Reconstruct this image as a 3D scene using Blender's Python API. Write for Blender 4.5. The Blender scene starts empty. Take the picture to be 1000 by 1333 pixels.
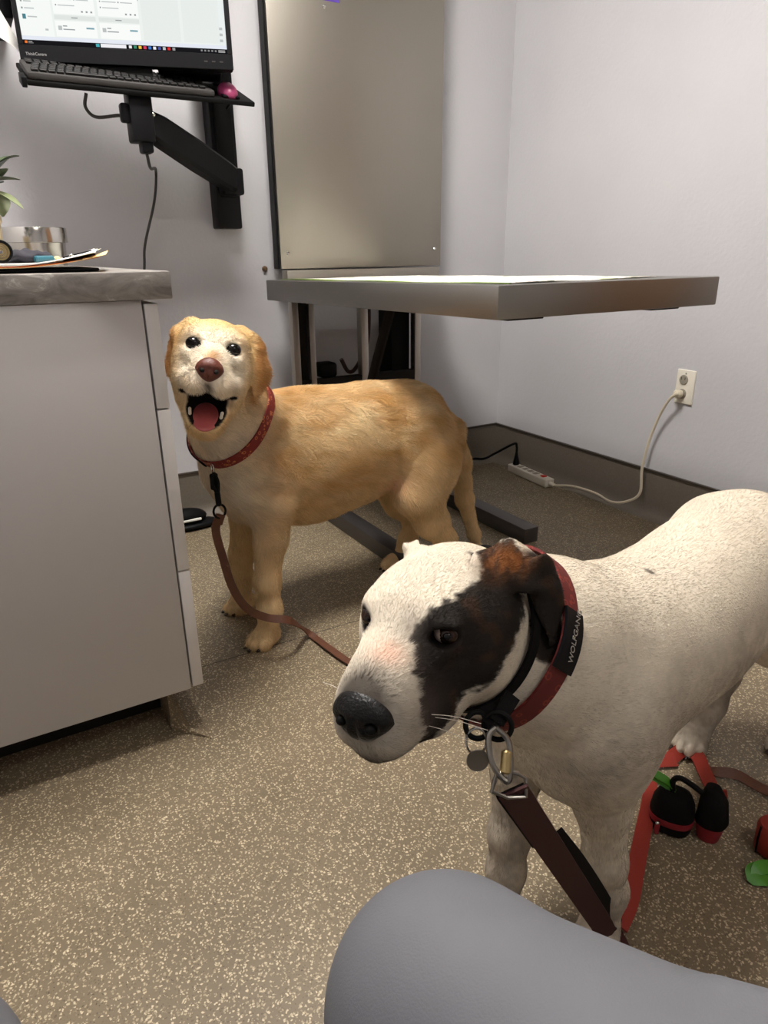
import bpy, bmesh, math, random
import numpy as np
from mathutils import Matrix, Vector

random.seed(7)
rng = np.random.default_rng(11)
scene = bpy.context.scene
COL = scene.collection

# ------------------------------------------------------------------ camera
cam_data = bpy.data.cameras.new('camera')
cam_data.sensor_fit = 'HORIZONTAL'
cam_data.sensor_width = 36.0
cam_data.lens = 36.0 * 895 / 1000.0
cam_data.clip_start = 0.02
cam = bpy.data.objects.new('camera', cam_data)
COL.objects.link(cam)
_r = Vector((0.8619, -0.5070, -0.0112)); _u = Vector((0.1875, 0.2980, 0.9360)); _f = Vector((0.4712, 0.8088, -0.3519))
cam.matrix_world = Matrix(((_r.x, _u.x, -_f.x, 0.0), (_r.y, _u.y, -_f.y, 0.0), (_r.z, _u.z, -_f.z, 0.94), (0, 0, 0, 1)))
scene.camera = cam

# ------------------------------------------------------------------ world, exposure
world = bpy.data.worlds.new('world')
scene.world = world
world.use_nodes = True
world.node_tree.nodes['Background'].inputs[0].default_value = (0.9, 0.93, 1.0, 1)
world.node_tree.nodes['Background'].inputs[1].default_value = 0.0
scene.view_settings.view_transform = 'Standard'
scene.view_settings.look = 'None'
scene.view_settings.gamma = 1.0
scene.view_settings.use_curve_mapping = False
scene.view_settings.exposure = 0.12
KEY_W = 64.0
KEY_POS = (.46, 1.28, .60, .60)    # x, y, size of the ceiling panels
FILL_POS = (.75, -.85, .60, .60)
FILL_W = 11.0

# ------------------------------------------------------------------ helpers
def lin(r, g, b):
    f = lambda c: c / 12.92 if c <= 0.04045 else ((c + 0.055) / 1.055) ** 2.4
    return (f(r / 255.0), f(g / 255.0), f(b / 255.0))

def obj(name, me, mat=None, parent=None):
    o = bpy.data.objects.new(name, me)
    COL.objects.link(o)
    if mat is not None and hasattr(me, 'materials'):
        me.materials.clear(); me.materials.append(mat)
    if parent is not None:
        o.parent = parent
    return o

def tag(o, label=None, cat=None, group=None, kind=None):
    if label: o['label'] = label
    if cat: o['category'] = cat
    if group: o['group'] = group
    if kind: o['kind'] = kind
    return o

def thing(name, label, cat, loc=(0, 0, 0), group=None):
    # parts are modelled in room coordinates; the Empty sits at the thing's base
    o = bpy.data.objects.new(name, None)
    o.empty_display_size = 0.05
    COL.objects.link(o)
    o.location = loc
    return tag(o, label, cat, group)

def part(name, me, mat, parent):
    """child modelled in room coordinates under a thing whose Empty is moved to its base"""
    o = obj(name, me, mat, parent)
    loc = Vector((0, 0, 0)); p = parent
    while p is not None:
        loc += p.location; p = p.parent
    o.location = -loc
    return o

def finish(bm, name, smooth=True, angle=35):
    me = bpy.data.meshes.new(name)
    bmesh.ops.recalc_face_normals(bm, faces=bm.faces[:])
    bm.to_mesh(me); bm.free()
    if smooth:
        me.polygons.foreach_set('use_smooth', [True] * len(me.polygons))
        try:
            me.set_sharp_from_angle(angle=math.radians(angle))
        except Exception:
            pass
    me.update()
    return me

def box_bm(bm, lo, hi, bev=0.0, seg=2, M=None):
    c = [(a + b) / 2 for a, b in zip(lo, hi)]; s = [abs(b - a) for a, b in zip(lo, hi)]
    r = bmesh.ops.create_cube(bm, size=1.0)
    vs = r['verts']
    for v in vs:
        v.co = Vector((c[0] + v.co.x * s[0], c[1] + v.co.y * s[1], c[2] + v.co.z * s[2]))
    if bev > 0:
        es = list({e for v in vs for e in v.link_edges})
        rb = bmesh.ops.bevel(bm, geom=es, offset=bev, segments=seg, affect='EDGES', profile=0.5)
        vs = list({v for v in rb['verts']} | {v for v in vs if v.is_valid})
    if M is not None:
        bmesh.ops.transform(bm, matrix=M, verts=[v for v in vs if v.is_valid])

def box(name, lo, hi, bev=0.0, seg=2, M=None):
    bm = bmesh.new(); box_bm(bm, lo, hi, bev, seg, M)
    return finish(bm, name)

def boxes(name, lst, bev=0.0, seg=2):
    bm = bmesh.new()
    for lo, hi in lst: box_bm(bm, lo, hi, bev, seg)
    return finish(bm, name)

def catmull(pts, n=8):
    P = [np.array(p, float) for p in pts]
    P = [2 * P[0] - P[1]] + P + [2 * P[-1] - P[-2]]
    out = []
    for i in range(1, len(P) - 2):
        for k in range(n):
            t = k / n
            out.append(0.5 * ((2 * P[i]) + (-P[i - 1] + P[i + 1]) * t + (2 * P[i - 1] - 5 * P[i] + 4 * P[i + 1] - P[i + 2]) * t * t
                              + (-P[i - 1] + 3 * P[i] - 3 * P[i + 1] + P[i + 2]) * t ** 3))
    out.append(P[-2])
    return np.array(out)

def sweep(name, path, section, up=None, cap=True, scale=None, closed=False):
    """sweep a closed 2D section (list of (a,b): a along side, b along up) along a path"""
    path = np.asarray(path, float); n = len(path); m = len(section)
    verts = []; faces = []
    last = None
    for i in range(n):
        if closed:
            t = path[(i + 1) % n] - path[i - 1]
        else:
            t = path[min(i + 1, n - 1)] - path[max(i - 1, 0)]
        t = t / (np.linalg.norm(t) + 1e-12)
        if up is None:
            u = last if last is not None else (np.array([0, 0, 1.0]) if abs(t[2]) < .9 else np.array([1.0, 0, 0]))
        else:
            u = np.asarray(up[i] if np.ndim(up) == 2 else up, float)
        u = u - t * (u @ t); u /= (np.linalg.norm(u) + 1e-12)
        last = u
        s = np.cross(t, u)
        k = 1.0 if scale is None else scale[i]
        for a, b in section:
            verts.append(path[i] + s * a * k + u * b * k)
    for i in range(n if closed else n - 1):
        i2 = (i + 1) % n
        for j in range(m):
            j2 = (j + 1) % m
            faces.append((i * m + j, i * m + j2, i2 * m + j2, i2 * m + j))
    if cap and not closed:
        faces.append(tuple(range(m))[::-1]); faces.append(tuple((n - 1) * m + j for j in range(m)))
    me = bpy.data.meshes.new(name)
    me.from_pydata([tuple(v) for v in verts], [], faces)
    bm = bmesh.new(); bm.from_mesh(me); bpy.data.meshes.remove(me)
    return finish(bm, name)

def circ(r, n=10):
    return [(r * math.cos(2 * math.pi * i / n), r * math.sin(2 * math.pi * i / n)) for i in range(n)]

def tube(name, pts, r, n=10, smooth=8, closed=False):
    p = catmull(pts, smooth) if smooth else np.array(pts, float)
    return sweep(name, p, circ(r, n), closed=closed)

def strap_sec(w, t):
    return [(-w / 2, -t / 2), (w / 2, -t / 2), (w / 2, t / 2), (-w / 2, t / 2)]

def lathe(name, prof, c=(0, 0, 0), n=32, M=None):
    bm = bmesh.new(); rings = []
    for r, z in prof:
        if r < 1e-6:
            rings.append([bm.verts.new((0, 0, z))])
        else:
            rings.append([bm.verts.new((r * math.cos(2 * math.pi * i / n), r * math.sin(2 * math.pi * i / n), z)) for i in range(n)])
    for a, b in zip(rings[:-1], rings[1:]):
        for i in range(n):
            j = (i + 1) % n
            if len(a) == 1 and len(b) == 1: continue
            if len(a) == 1: bm.faces.new((a[0], b[i], b[j]))
            elif len(b) == 1: bm.faces.new((a[i], a[j], b[0]))
            else: bm.faces.new((a[i], a[j], b[j], b[i]))
    M2 = Matrix.Translation(c) @ (M if M is not None else Matrix.Identity(4))
    bmesh.ops.transform(bm, matrix=M2, verts=bm.verts[:])
    return finish(bm, name)

def cyl_between(name, a, b, r, n=20, bev=0.0):
    a = Vector(a); b = Vector(b); L = (b - a).length
    q = (b - a).to_track_quat('Z', 'Y').to_matrix().to_4x4()
    e = min(bev, r * .9)
    prof = [(0, 0), (r - e, 0), (r, e), (r, L - e), (r - e, L), (0, L)] if e > 0 else [(0, 0), (r, 0), (r, L), (0, L)]
    return lathe(name, prof, a, n, q)

def ellipsoid(name, c, r, R=None, n=24):
    bm = bmesh.new()
    bmesh.ops.create_uvsphere(bm, u_segments=n, v_segments=n // 2, radius=1.0)
    for v in bm.verts: v.co = Vector((v.co.x * r[0], v.co.y * r[1], v.co.z * r[2]))
    M = Matrix.Translation(c)
    if R is not None:
        M = M @ Matrix([list(map(float, row)) for row in np.asarray(R)]).to_4x4()
    bmesh.ops.transform(bm, matrix=M, verts=bm.verts[:])
    return finish(bm, name, angle=80)

def prism(name, poly, axis_o, ax, ay, an, th, bev=0.0):
    """extrude a 2D polygon: origin + ax*u + ay*v, thickness th along an"""
    O = Vector(axis_o); ax = Vector(ax); ay = Vector(ay); an = Vector(an)
    bm = bmesh.new()
    A = [bm.verts.new(O + ax * u + ay * v) for u, v in poly]
    B = [bm.verts.new(O + ax * u + ay * v + an * th) for u, v in poly]
    bm.faces.new(A[::-1]); bm.faces.new(B)
    for i in range(len(A)):
        j = (i + 1) % len(A); bm.faces.new((A[i], A[j], B[j], B[i]))
    if bev > 0:
        bmesh.ops.bevel(bm, geom=bm.edges[:], offset=bev, segments=2, affect='EDGES', profile=.5)
    return finish(bm, name)

def text_mesh(name, s, size, M, extrude=0.0002):
    cu = bpy.data.curves.new(name, 'FONT'); cu.body = s; cu.size = size; cu.extrude = extrude
    cu.align_x = 'LEFT'; cu.resolution_u = 3
    o = bpy.data.objects.new(name, cu); COL.objects.link(o)
    dg = bpy.context.evaluated_depsgraph_get()
    me = bpy.data.meshes.new_from_object(o.evaluated_get(dg))
    bpy.data.objects.remove(o); bpy.data.curves.remove(cu)
    me.transform(M); me.name = name
    return me

# ------------------------------------------------------------------ materials
def newmat(name):
    m = bpy.data.materials.new(name); m.use_nodes = True
    nt = m.node_tree
    return m, nt, nt.nodes['Principled BSDF']

def simple(name, col, rough=0.5, metal=0.0, spec=0.5, noise=0.0, nscale=40.0, bump=0.0, bscale=200.0, coat=0.0):
    m, nt, b = newmat(name)
    b.inputs['Base Color'].default_value = (*col, 1)
    b.inputs['Roughness'].default_value = rough
    b.inputs['Metallic'].default_value = metal
    b.inputs['Specular IOR Level'].default_value = spec
    if coat: b.inputs['Coat Weight'].default_value = coat
    tc = nt.nodes.new('ShaderNodeTexCoord')
    if noise > 0:
        n = nt.nodes.new('ShaderNodeTexNoise'); n.inputs['Scale'].default_value = nscale; n.inputs['Detail'].default_value = 4
        nt.links.new(tc.outputs['Object'], n.inputs['Vector'])
        mx = nt.nodes.new('ShaderNodeMix'); mx.data_type = 'RGBA'; mx.blend_type = 'MIX'
        mx.inputs['A'].default_value = (*[c * (1 - noise) for c in col], 1)
        mx.inputs['B'].default_value = (*[min(1, c * (1 + noise)) for c in col], 1)
        nt.links.new(n.outputs['Fac'], mx.inputs['Factor'])
        nt.links.new(mx.outputs['Result'], b.inputs['Base Color'])
    if bump > 0:
        n = nt.nodes.new('ShaderNodeTexNoise'); n.inputs['Scale'].default_value = bscale; n.inputs['Detail'].default_value = 3
        nt.links.new(tc.outputs['Object'], n.inputs['Vector'])
        bp = nt.nodes.new('ShaderNodeBump'); bp.inputs['Strength'].default_value = bump; bp.inputs['Distance'].default_value = 0.002
        nt.links.new(n.outputs['Fac'], bp.inputs['Height'])
        nt.links.new(bp.outputs['Normal'], b.inputs['Normal'])
    return m

def ramp(nt, fac, stops, interp='LINEAR'):
    r = nt.nodes.new('ShaderNodeValToRGB'); r.color_ramp.interpolation = interp
    els = r.color_ramp.elements
    while len(els) < len(stops): els.new(0.5)
    for e, (p, c) in zip(els, stops):
        e.position = p; e.color = (*c, 1) if len(c) == 3 else c
    nt.links.new(fac, r.inputs['Fac'])
    return r.outputs['Color']

def mixc(nt, a, b, fac, mode='MIX'):
    mx = nt.nodes.new('ShaderNodeMix'); mx.data_type = 'RGBA'; mx.blend_type = mode
    for sock, v in (('A', a), ('B', b)):
        if isinstance(v, tuple): mx.inputs[sock].default_value = (*v, 1)
        else: nt.links.new(v, mx.inputs[sock])
    if isinstance(fac, float): mx.inputs['Factor'].default_value = fac
    else: nt.links.new(fac, mx.inputs['Factor'])
    return mx.outputs['Result']

def mat_floor():
    m, nt, b = newmat('speckled vinyl')
    tc = nt.nodes.new('ShaderNodeTexCoord')
    n = nt.nodes.new('ShaderNodeTexNoise'); n.inputs['Scale'].default_value = 5; n.inputs['Detail'].default_value = 5
    nt.links.new(tc.outputs['Object'], n.inputs['Vector'])
    base = ramp(nt, n.outputs['Fac'], [(.3, lin(116, 103, 83)), (.7, lin(130, 116, 95))])
    # warped coordinates make the flecks irregular
    w = nt.nodes.new('ShaderNodeTexNoise'); w.inputs['Scale'].default_value = 160; w.inputs['Detail'].default_value = 2
    nt.links.new(tc.outputs['Object'], w.inputs['Vector'])
    va = nt.nodes.new('ShaderNodeVectorMath'); va.operation = 'MULTIPLY_ADD'
    nt.links.new(w.outputs['Color'], va.inputs[0]); va.inputs[1].default_value = (.008, .008, .008)
    nt.links.new(tc.outputs['Object'], va.inputs[2])
    def flecks(scale, lo, hi, cell_lo):
        v = nt.nodes.new('ShaderNodeTexVoronoi'); v.inputs['Scale'].default_value = scale
        nt.links.new(va.outputs[0], v.inputs['Vector'])
        d = ramp(nt, v.outputs['Distance'], [(lo, (1, 1, 1)), (hi, (0, 0, 0))])
        sx = nt.nodes.new('ShaderNodeSeparateColor'); nt.links.new(v.outputs['Color'], sx.inputs[0])
        sel = ramp(nt, sx.outputs[0], [(cell_lo, (0, 0, 0)), (min(cell_lo + .02, 1), (1, 1, 1))])
        mm = nt.nodes.new('ShaderNodeMath'); mm.operation = 'MULTIPLY'
        nt.links.new(d, mm.inputs[0]); nt.links.new(sel, mm.inputs[1])
        return mm.outputs[0], sx.outputs[1]
    f1, c1 = flecks(230, .30, .48, .40)
    f2, c2 = flecks(300, .26, .44, .50)
    f3, c3 = flecks(165, .20, .34, .70)
    light = ramp(nt, c1, [(0, lin(152, 138, 112)), (.5, lin(180, 165, 136)), (1, lin(216, 201, 171))])
    dark = ramp(nt, c2, [(0, lin(92, 80, 62)), (1, lin(122, 107, 84))])
    c = mixc(nt, base, dark, f2)
    c = mixc(nt, c, light, f1)
    c = mixc(nt, c, lin(206, 191, 160), f3)
    nt.links.new(c, b.inputs['Base Color'])
    b.inputs['Roughness'].default_value = .42
    b.inputs['Specular IOR Level'].default_value = .35
    bp = nt.nodes.new('ShaderNodeBump'); bp.inputs['Strength'].default_value = .12; bp.inputs['Distance'].default_value = .001
    nt.links.new(w.outputs['Fac'], bp.inputs['Height']); nt.links.new(bp.outputs['Normal'], b.inputs['Normal'])
    return m

def mat_wall():
    m, nt, b = newmat('lavender grey wall paint')
    tc = nt.nodes.new('ShaderNodeTexCoord')
    n = nt.nodes.new('ShaderNodeTexNoise'); n.inputs['Scale'].default_value = 2.0; n.inputs['Detail'].default_value = 6
    nt.links.new(tc.outputs['Object'], n.inputs['Vector'])
    c = ramp(nt, n.outputs['Fac'], [(.3, lin(197, 196, 200)), (.7, lin(204, 203, 206))])
    nt.links.new(c, b.inputs['Base Color'])
    b.inputs['Roughness'].default_value = .45
    b.inputs['Specular IOR Level'].default_value = .35
    n2 = nt.nodes.new('ShaderNodeTexNoise'); n2.inputs['Scale'].default_value = 85; n2.inputs['Detail'].default_value = 4
    nt.links.new(tc.outputs['Object'], n2.inputs['Vector'])
    bp = nt.nodes.new('ShaderNodeBump'); bp.inputs['Strength'].default_value = .35; bp.inputs['Distance'].default_value = .0025
    nt.links.new(n2.outputs['Fac'], bp.inputs['Height']); nt.links.new(bp.outputs['Normal'], b.inputs['Normal'])
    return m

def mat_steel(name, col=(.60, .575, .535), rough=.34, stretch=(1, 1, 60), scale=14, aniso=.5):
    m, nt, b = newmat(name)
    tc = nt.nodes.new('ShaderNodeTexCoord'); mp = nt.nodes.new('ShaderNodeMapping')
    mp.inputs['Scale'].default_value = stretch
    nt.links.new(tc.outputs['Object'], mp.inputs['Vector'])
    n = nt.nodes.new('ShaderNodeTexNoise'); n.inputs['Scale'].default_value = scale; n.inputs['Detail'].default_value = 5
    nt.links.new(mp.outputs[0], n.inputs['Vector'])
    b.inputs['Base Color'].default_value = (*col, 1)
    b.inputs['Metallic'].default_value = 1.0
    r = nt.nodes.new('ShaderNodeMapRange'); r.inputs['To Min'].default_value = rough - .06; r.inputs['To Max'].default_value = rough + .08
    nt.links.new(n.outputs['Fac'], r.inputs['Value']); nt.links.new(r.outputs[0], b.inputs['Roughness'])
    bp = nt.nodes.new('ShaderNodeBump'); bp.inputs['Strength'].default_value = .06; bp.inputs['Distance'].default_value = .0006
    nt.links.new(n.outputs['Fac'], bp.inputs['Height']); nt.links.new(bp.outputs['Normal'], b.inputs['Normal'])
    return m

def mat_counter():
    m, nt, b = newmat('grey stone-look laminate')
    tc = nt.nodes.new('ShaderNodeTexCoord')
    mp = nt.nodes.new('ShaderNodeMapping'); mp.inputs['Scale'].default_value = (1, 1, 2.5)
    nt.links.new(tc.outputs['Object'], mp.inputs['Vector'])
    n = nt.nodes.new('ShaderNodeTexNoise'); n.inputs['Scale'].default_value = 14; n.inputs['Detail'].default_value = 8
    n.inputs['Distortion'].default_value = 1.2; n.inputs['Roughness'].default_value = .65
    nt.links.new(mp.outputs[0], n.inputs['Vector'])
    c = ramp(nt, n.outputs['Fac'], [(.30, lin(98, 93, 89)), (.48, lin(132, 127, 122)), (.58, lin(146, 141, 135)), (.66, lin(200, 195, 188)), (.72, lin(140, 135, 129))])
    nt.links.new(c, b.inputs['Base Color'])
    b.inputs['Roughness'].default_value = .38
    return m

def mat_attr(name, attr='coat', rough=.6, spec=.25, bump=.0, bscale=300.0, hair=False, sheen=0.0):
    m, nt, b = newmat(name)
    a = nt.nodes.new('ShaderNodeAttribute'); a.attribute_name = attr
    nt.links.new(a.outputs['Color'], b.inputs['Base Color'])
    b.inputs['Roughness'].default_value = rough
    b.inputs['Specular IOR Level'].default_value = spec
    if sheen: b.inputs['Sheen Weight'].default_value = sheen
    if bump > 0:
        tc = nt.nodes.new('ShaderNodeTexCoord')
        n = nt.nodes.new('ShaderNodeTexNoise'); n.inputs['Scale'].default_value = bscale; n.inputs['Detail'].default_value = 4
        nt.links.new(tc.outputs['Object'], n.inputs['Vector'])
        bp = nt.nodes.new('ShaderNodeBump'); bp.inputs['Strength'].default_value = bump; bp.inputs['Distance'].default_value = .002
        nt.links.new(n.outputs['Fac'], bp.inputs['Height']); nt.links.new(bp.outputs['Normal'], b.inputs['Normal'])
    return m

def emit(name, col, strength):
    m = bpy.data.materials.new(name); m.use_nodes = True
    nt = m.node_tree; nt.nodes.clear()
    o = nt.nodes.new('ShaderNodeOutputMaterial'); e = nt.nodes.new('ShaderNodeEmission')
    e.inputs[0].default_value = (*col, 1); e.inputs[1].default_value = strength
    nt.links.new(e.outputs[0], o.inputs[0])
    return m

M = {}
M['floor'] = mat_floor()
M['cove'] = simple('dark speckled vinyl skirting', lin(112, 104, 93), .5, noise=.22, nscale=160)
M['covecap'] = simple('brown skirting cap', lin(62, 54, 46), .5)
M['wall'] = mat_wall()
M['ceil'] = simple('white ceiling', lin(225, 224, 222), .8)
M['door'] = simple('warm wood door', lin(150, 108, 70), .4, noise=.15, nscale=12)
M['cab'] = simple('pale grey cabinet laminate', lin(186, 182, 180), .42, spec=.4, noise=.02, nscale=9)
M['cabedge'] = simple('pale cabinet edge band', lin(208, 204, 201), .4)
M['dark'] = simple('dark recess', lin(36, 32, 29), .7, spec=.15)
M['counter'] = mat_counter()
M['steel'] = mat_steel('brushed steel panel', (.38, .352, .305), .42, (60, 1, 1), 12)
M['steel_table'] = mat_steel('brushed steel tabletop', (.30, .288, .27), .40, (3, 3, 90), 10)
M['steel_frame'] = mat_steel('steel frame', (.42, .39, .35), .38, (30, 30, 1), 12)
M['rail'] = simple('dark painted steel rail', lin(92, 88, 86), .4, .6)
M['chrome'] = simple('bright steel', (.7, .69, .66), .18, 1.0)
M['bowl'] = simple('polished steel', (.62, .6, .56), .16, 1.0)
M['black'] = simple('black plastic', (.006, .006, .007), .45, spec=.14)
M['blackmat'] = simple('black matte', (.005, .005, .005), .62, spec=.12, bump=.2)
M['bezel'] = simple('black bezel', (.006, .006, .007), .4, spec=.15)
M['kb'] = simple('dark grey keyboard', lin(62, 60, 59), .5, spec=.25)
M['key'] = simple('black keys', lin(26, 25, 25), .5, spec=.2)
M['pink'] = simple('pink plastic', lin(148, 56, 96), .35)
M['white_pl'] = simple('ivory plastic', lin(232, 226, 212), .35)
M['cream_pl'] = simple('cream cord', lin(214, 204, 182), .45)
M['greyhole'] = simple('grey socket', lin(150, 143, 130), .5)
M['redsw'] = simple('red switch', lin(205, 50, 30), .3)
M['purple'] = simple('purple label', lin(92, 66, 170), .5)
M['paper'] = simple('white paper', lin(238, 237, 232), .7)
M['manila'] = simple('manila folder', lin(236, 208, 150), .7)
M['orange'] = simple('orange paper', lin(222, 110, 50), .7)
M['teal'] = simple('teal pen', lin(40, 96, 110), .35)
M['darkcloth'] = simple('dark cloth', lin(40, 38, 48), .8, bump=.3)
M['leaf'] = simple('dark green leaf', lin(52, 66, 36), .4, noise=.3, nscale=60)
M['leaf2'] = simple('pale green leaf', lin(120, 128, 92), .45, noise=.2, nscale=60)
M['pot'] = simple('beige pot', lin(214, 196, 160), .6)
M['gold'] = simple('brass', (.55, .42, .2), .3, 1.0)
M['screenlight'] = None
M['pants'] = None

# ------------------------------------------------------------------ room shell
XL, XR, YF, YB, ZC = -0.36, 2.09, -2.10, 2.51, 2.62

def struct(name, me, mat, label=None):
    o = obj(name, me, mat); o['kind'] = 'structure'
    if label: o['label'] = label
    return o

fl_ = struct('floor', box('floor', (XL - .1, YF - .1, -.05), (XR + .1, YB + .1, 0)), M['floor'], 'tan vinyl floor with pale and dark flecks')
obj('floor_seam', box('floor_seam', (.20, 1.470, -.001), (1.0, 1.4722, .0004)), M['covecap'], fl_)
struct('ceiling', box('ceiling', (XL - .1, YF - .1, ZC), (XR + .1, YB + .1, ZC + .06)), M['ceil'], 'white ceiling above the exam room')
struct('wall_back', box('wall_back', (XL - .1, YB, 0), (XR + .1, YB + .1, ZC)), M['wall'], 'lavender grey wall behind the steel panel')
struct('wall_right', box('wall_right', (XR, YF, 0), (XR + .1, YB, ZC)), M['wall'], 'lavender grey wall with the power outlet')
struct('wall_left', box('wall_left', (XL - .1, YF, 0), (XL, YB, ZC)), M['wall'], 'lavender grey wall behind the counter')
struct('wall_front', box('wall_front', (XL - .1, YF - .1, 0), (XR + .1, YF, ZC)), M['wall'], 'lavender grey wall behind the viewer')

BBH = .175
def cove(name, a, b, inward, label):
    a = np.array(a, float); b = np.array(b, float); n = np.array(inward, float)
    prof = [(0, 0), (.045, 0), (.030, .004), (.016, .014), (.008, .03), (.006, .05), (.006, BBH), (0, BBH)]
    verts = []
    for p in (a, b):
        for d, z in prof: verts.append(tuple(p + n * d + np.array([0, 0, z])))
    m = len(prof); faces = [(j, (j + 1) % m, m + (j + 1) % m, m + j) for j in range(m)] + [tuple(range(m)), tuple(range(m, 2 * m))]
    me = bpy.data.meshes.new(name); me.from_pydata(verts, [], faces)
    bm = bmesh.new(); bm.from_mesh(me)
    o = struct(name, finish(bm, name), M['cove'], label)
    c = sweep('cap_strip', [tuple(a + n * .005 + np.array([0, 0, BBH])), tuple(b + n * .005 + np.array([0, 0, BBH]))], [(-.006, -.003), (.006, -.003), (.006, .004), (-.006, .004)], up=(0, 0, 1))
    obj('cap_strip', c, M['covecap'], o)
    return o
cove('baseboard_back', (XL, YB, 0), (XR, YB, 0), (0, -1, 0), 'dark speckled vinyl skirting along the back wall')
cove('baseboard_right', (XR, YF, 0), (XR, YB, 0), (-1, 0, 0), 'dark speckled vinyl skirting under the power outlet')

# wooden door in the right wall, out of view, mirrored in the steel panel
d = struct('door_1', box('door_1', (XR - .035, -.05, .01), (XR - .001, .86, 2.08), .003), M['door'], 'warm wooden door in the wall beside the viewer')
obj('door_frame', boxes('door_frame', [((XR - .05, -.13, 0), (XR - .0005, -.055, 2.15)), ((XR - .05, .865, 0), (XR - .0005, .94, 2.15)), ((XR - .05, -.055, 2.085), (XR - .0005, .865, 2.15))]), M['steel_frame'], d)
h = obj('door_handle', tube('door_handle', [(XR - .035, .05, 1.0), (XR - .09, .05, 1.0), (XR - .095, .10, 1.0), (XR - .095, .16, 1.0)], .009), M['chrome'], d)

# ceiling light panels: the main lamp, and a fill panel added behind the camera
def ceiling_light(x, y, sx, sy, watts, label):
    t = thing('ceiling_light', label, 'ceiling light', (x, y, ZC))
    part('frame', boxes('frame', [((x - sx / 2 - .03, y - sy / 2 - .03, ZC - .03), (x + sx / 2 + .03, y - sy / 2, ZC)), ((x - sx / 2 - .03, y + sy / 2, ZC - .03), (x + sx / 2 + .03, y + sy / 2 + .03, ZC)),
        ((x - sx / 2 - .03, y - sy / 2, ZC - .03), (x - sx / 2, y + sy / 2, ZC)), ((x + sx / 2, y - sy / 2, ZC - .03), (x + sx / 2 + .03, y + sy / 2, ZC))]), M['ceil'], t)
    area = sx * sy
    part('diffuser', box('diffuser', (x - sx / 2, y - sy / 2, ZC - .022), (x + sx / 2, y + sy / 2, ZC - .002)), emit('lit diffuser', (1.0, .955, .90), watts / area / math.pi), t)
ceiling_light(*KEY_POS, KEY_W, 'square ceiling light panel above the counter')
ceiling_light(*FILL_POS, FILL_W, 'square fill light panel added above and behind the viewer')

# ------------------------------------------------------------------ cabinet with drawers (drawers face right)
CX, CY, CTOP = .282, 1.232, .872
cab = thing('cabinet', 'pale grey drawer cabinet standing under the stone-look countertop', 'cabinet', (0, 1.6, 0))
part('side_panel', box('side_panel', (XL + .01, CY, .11), (CX - .026, CY + .018, CTOP), .001), M['cab'], cab)
part('carcass', box('carcass', (XL + .01, CY + .019, .115), (CX - .027, YB - .02, CTOP - .002)), M['cab'], cab)
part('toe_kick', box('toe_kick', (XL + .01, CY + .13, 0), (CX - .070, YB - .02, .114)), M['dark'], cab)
tkv = []
for (px, pz) in ((.213, .105), (.217, .105), (.220, .06), (.228, .03), (.245, .010), (.276, .002), (.276, 0), (.213, 0)):
    tkv.append((px, CY + .035 - max(0, (px - .213)) * 1.12, pz))
tkb = [(x, YB - .02, z) for x, y, z in tkv]
me = bpy.data.meshes.new('toe_cove'); k = len(tkv); me.from_pydata(tkv + tkb, [], [tuple(range(k)), tuple(range(k, 2 * k))[::-1]] + [(j, (j + 1) % k, k + (j + 1) % k, k + j) for j in range(k)])
bm = bmesh.new(); bm.from_mesh(me); part('toe_cove', finish(bm, 'toe_cove'), M['floor'], cab)
for (z0, z1) in ((.6885, CTOP - .006), (.3735, .6855), (.112, .3705)):
    part('drawer', box('drawer', (CX - .0225, CY + .001, z0), (CX, CY + .60, z1), .0015), M['cabedge'], cab)
for (z0, z1) in ((.6885, CTOP - .006), (.3735, .6855), (.112, .3705)):
    part('drawer', box('drawer', (CX - .0225, CY + .604, z0), (CX, YB - .03, z1), .0015), M['cabedge'], cab)
ct = obj('countertop', box('countertop', (XL + .005, CY - .012, CTOP + .001), (.306, YB - .008, .917), .0025), M['counter'])
tag(ct, 'grey marbled stone-look countertop on the pale cabinet', 'countertop')
CT = .9175

# ------------------------------------------------------------------ steel wall panel and exam table
PY = 2.40
sp = thing('steel_wall_cladding', 'tall brushed steel panel fixed upright on the back wall', 'steel panel', (1.33, PY, .89))
PL, PR, PZ0 = .992, 1.672, .893
part('sheet', box('sheet', (PL, PY, PZ0), (PR, PY + .03, 2.05), .002), M['steel'], sp)
part('edge_strip', box('edge_strip', (PL - .007, PY + .012, PZ0), (PL - .0005, PY + .05, 2.05)), M['black'], sp)
for x in (PL + .03, PR - .09): part('standoff', box('standoff', (x, PY + .031, 1.0), (x + .06, YB - .001, 1.95)), M['dark'], sp)
for x, z in ((PL + .028, .945), (PR - .028, .955), (1.196, 1.695)):
    part('screw', lathe('screw', [(0, .004), (.004, .0035), (.0065, .001), (.0065, 0), (0, 0)], (x, PY, z), 14, Matrix.Rotation(math.radians(90), 4, 'X')), M['chrome'], sp)
lb = part('sticker', box('sticker', (1.141, PY - .0006, 1.712), (1.252, PY - .0001, 1.80)), M['purple'], sp)

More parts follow.
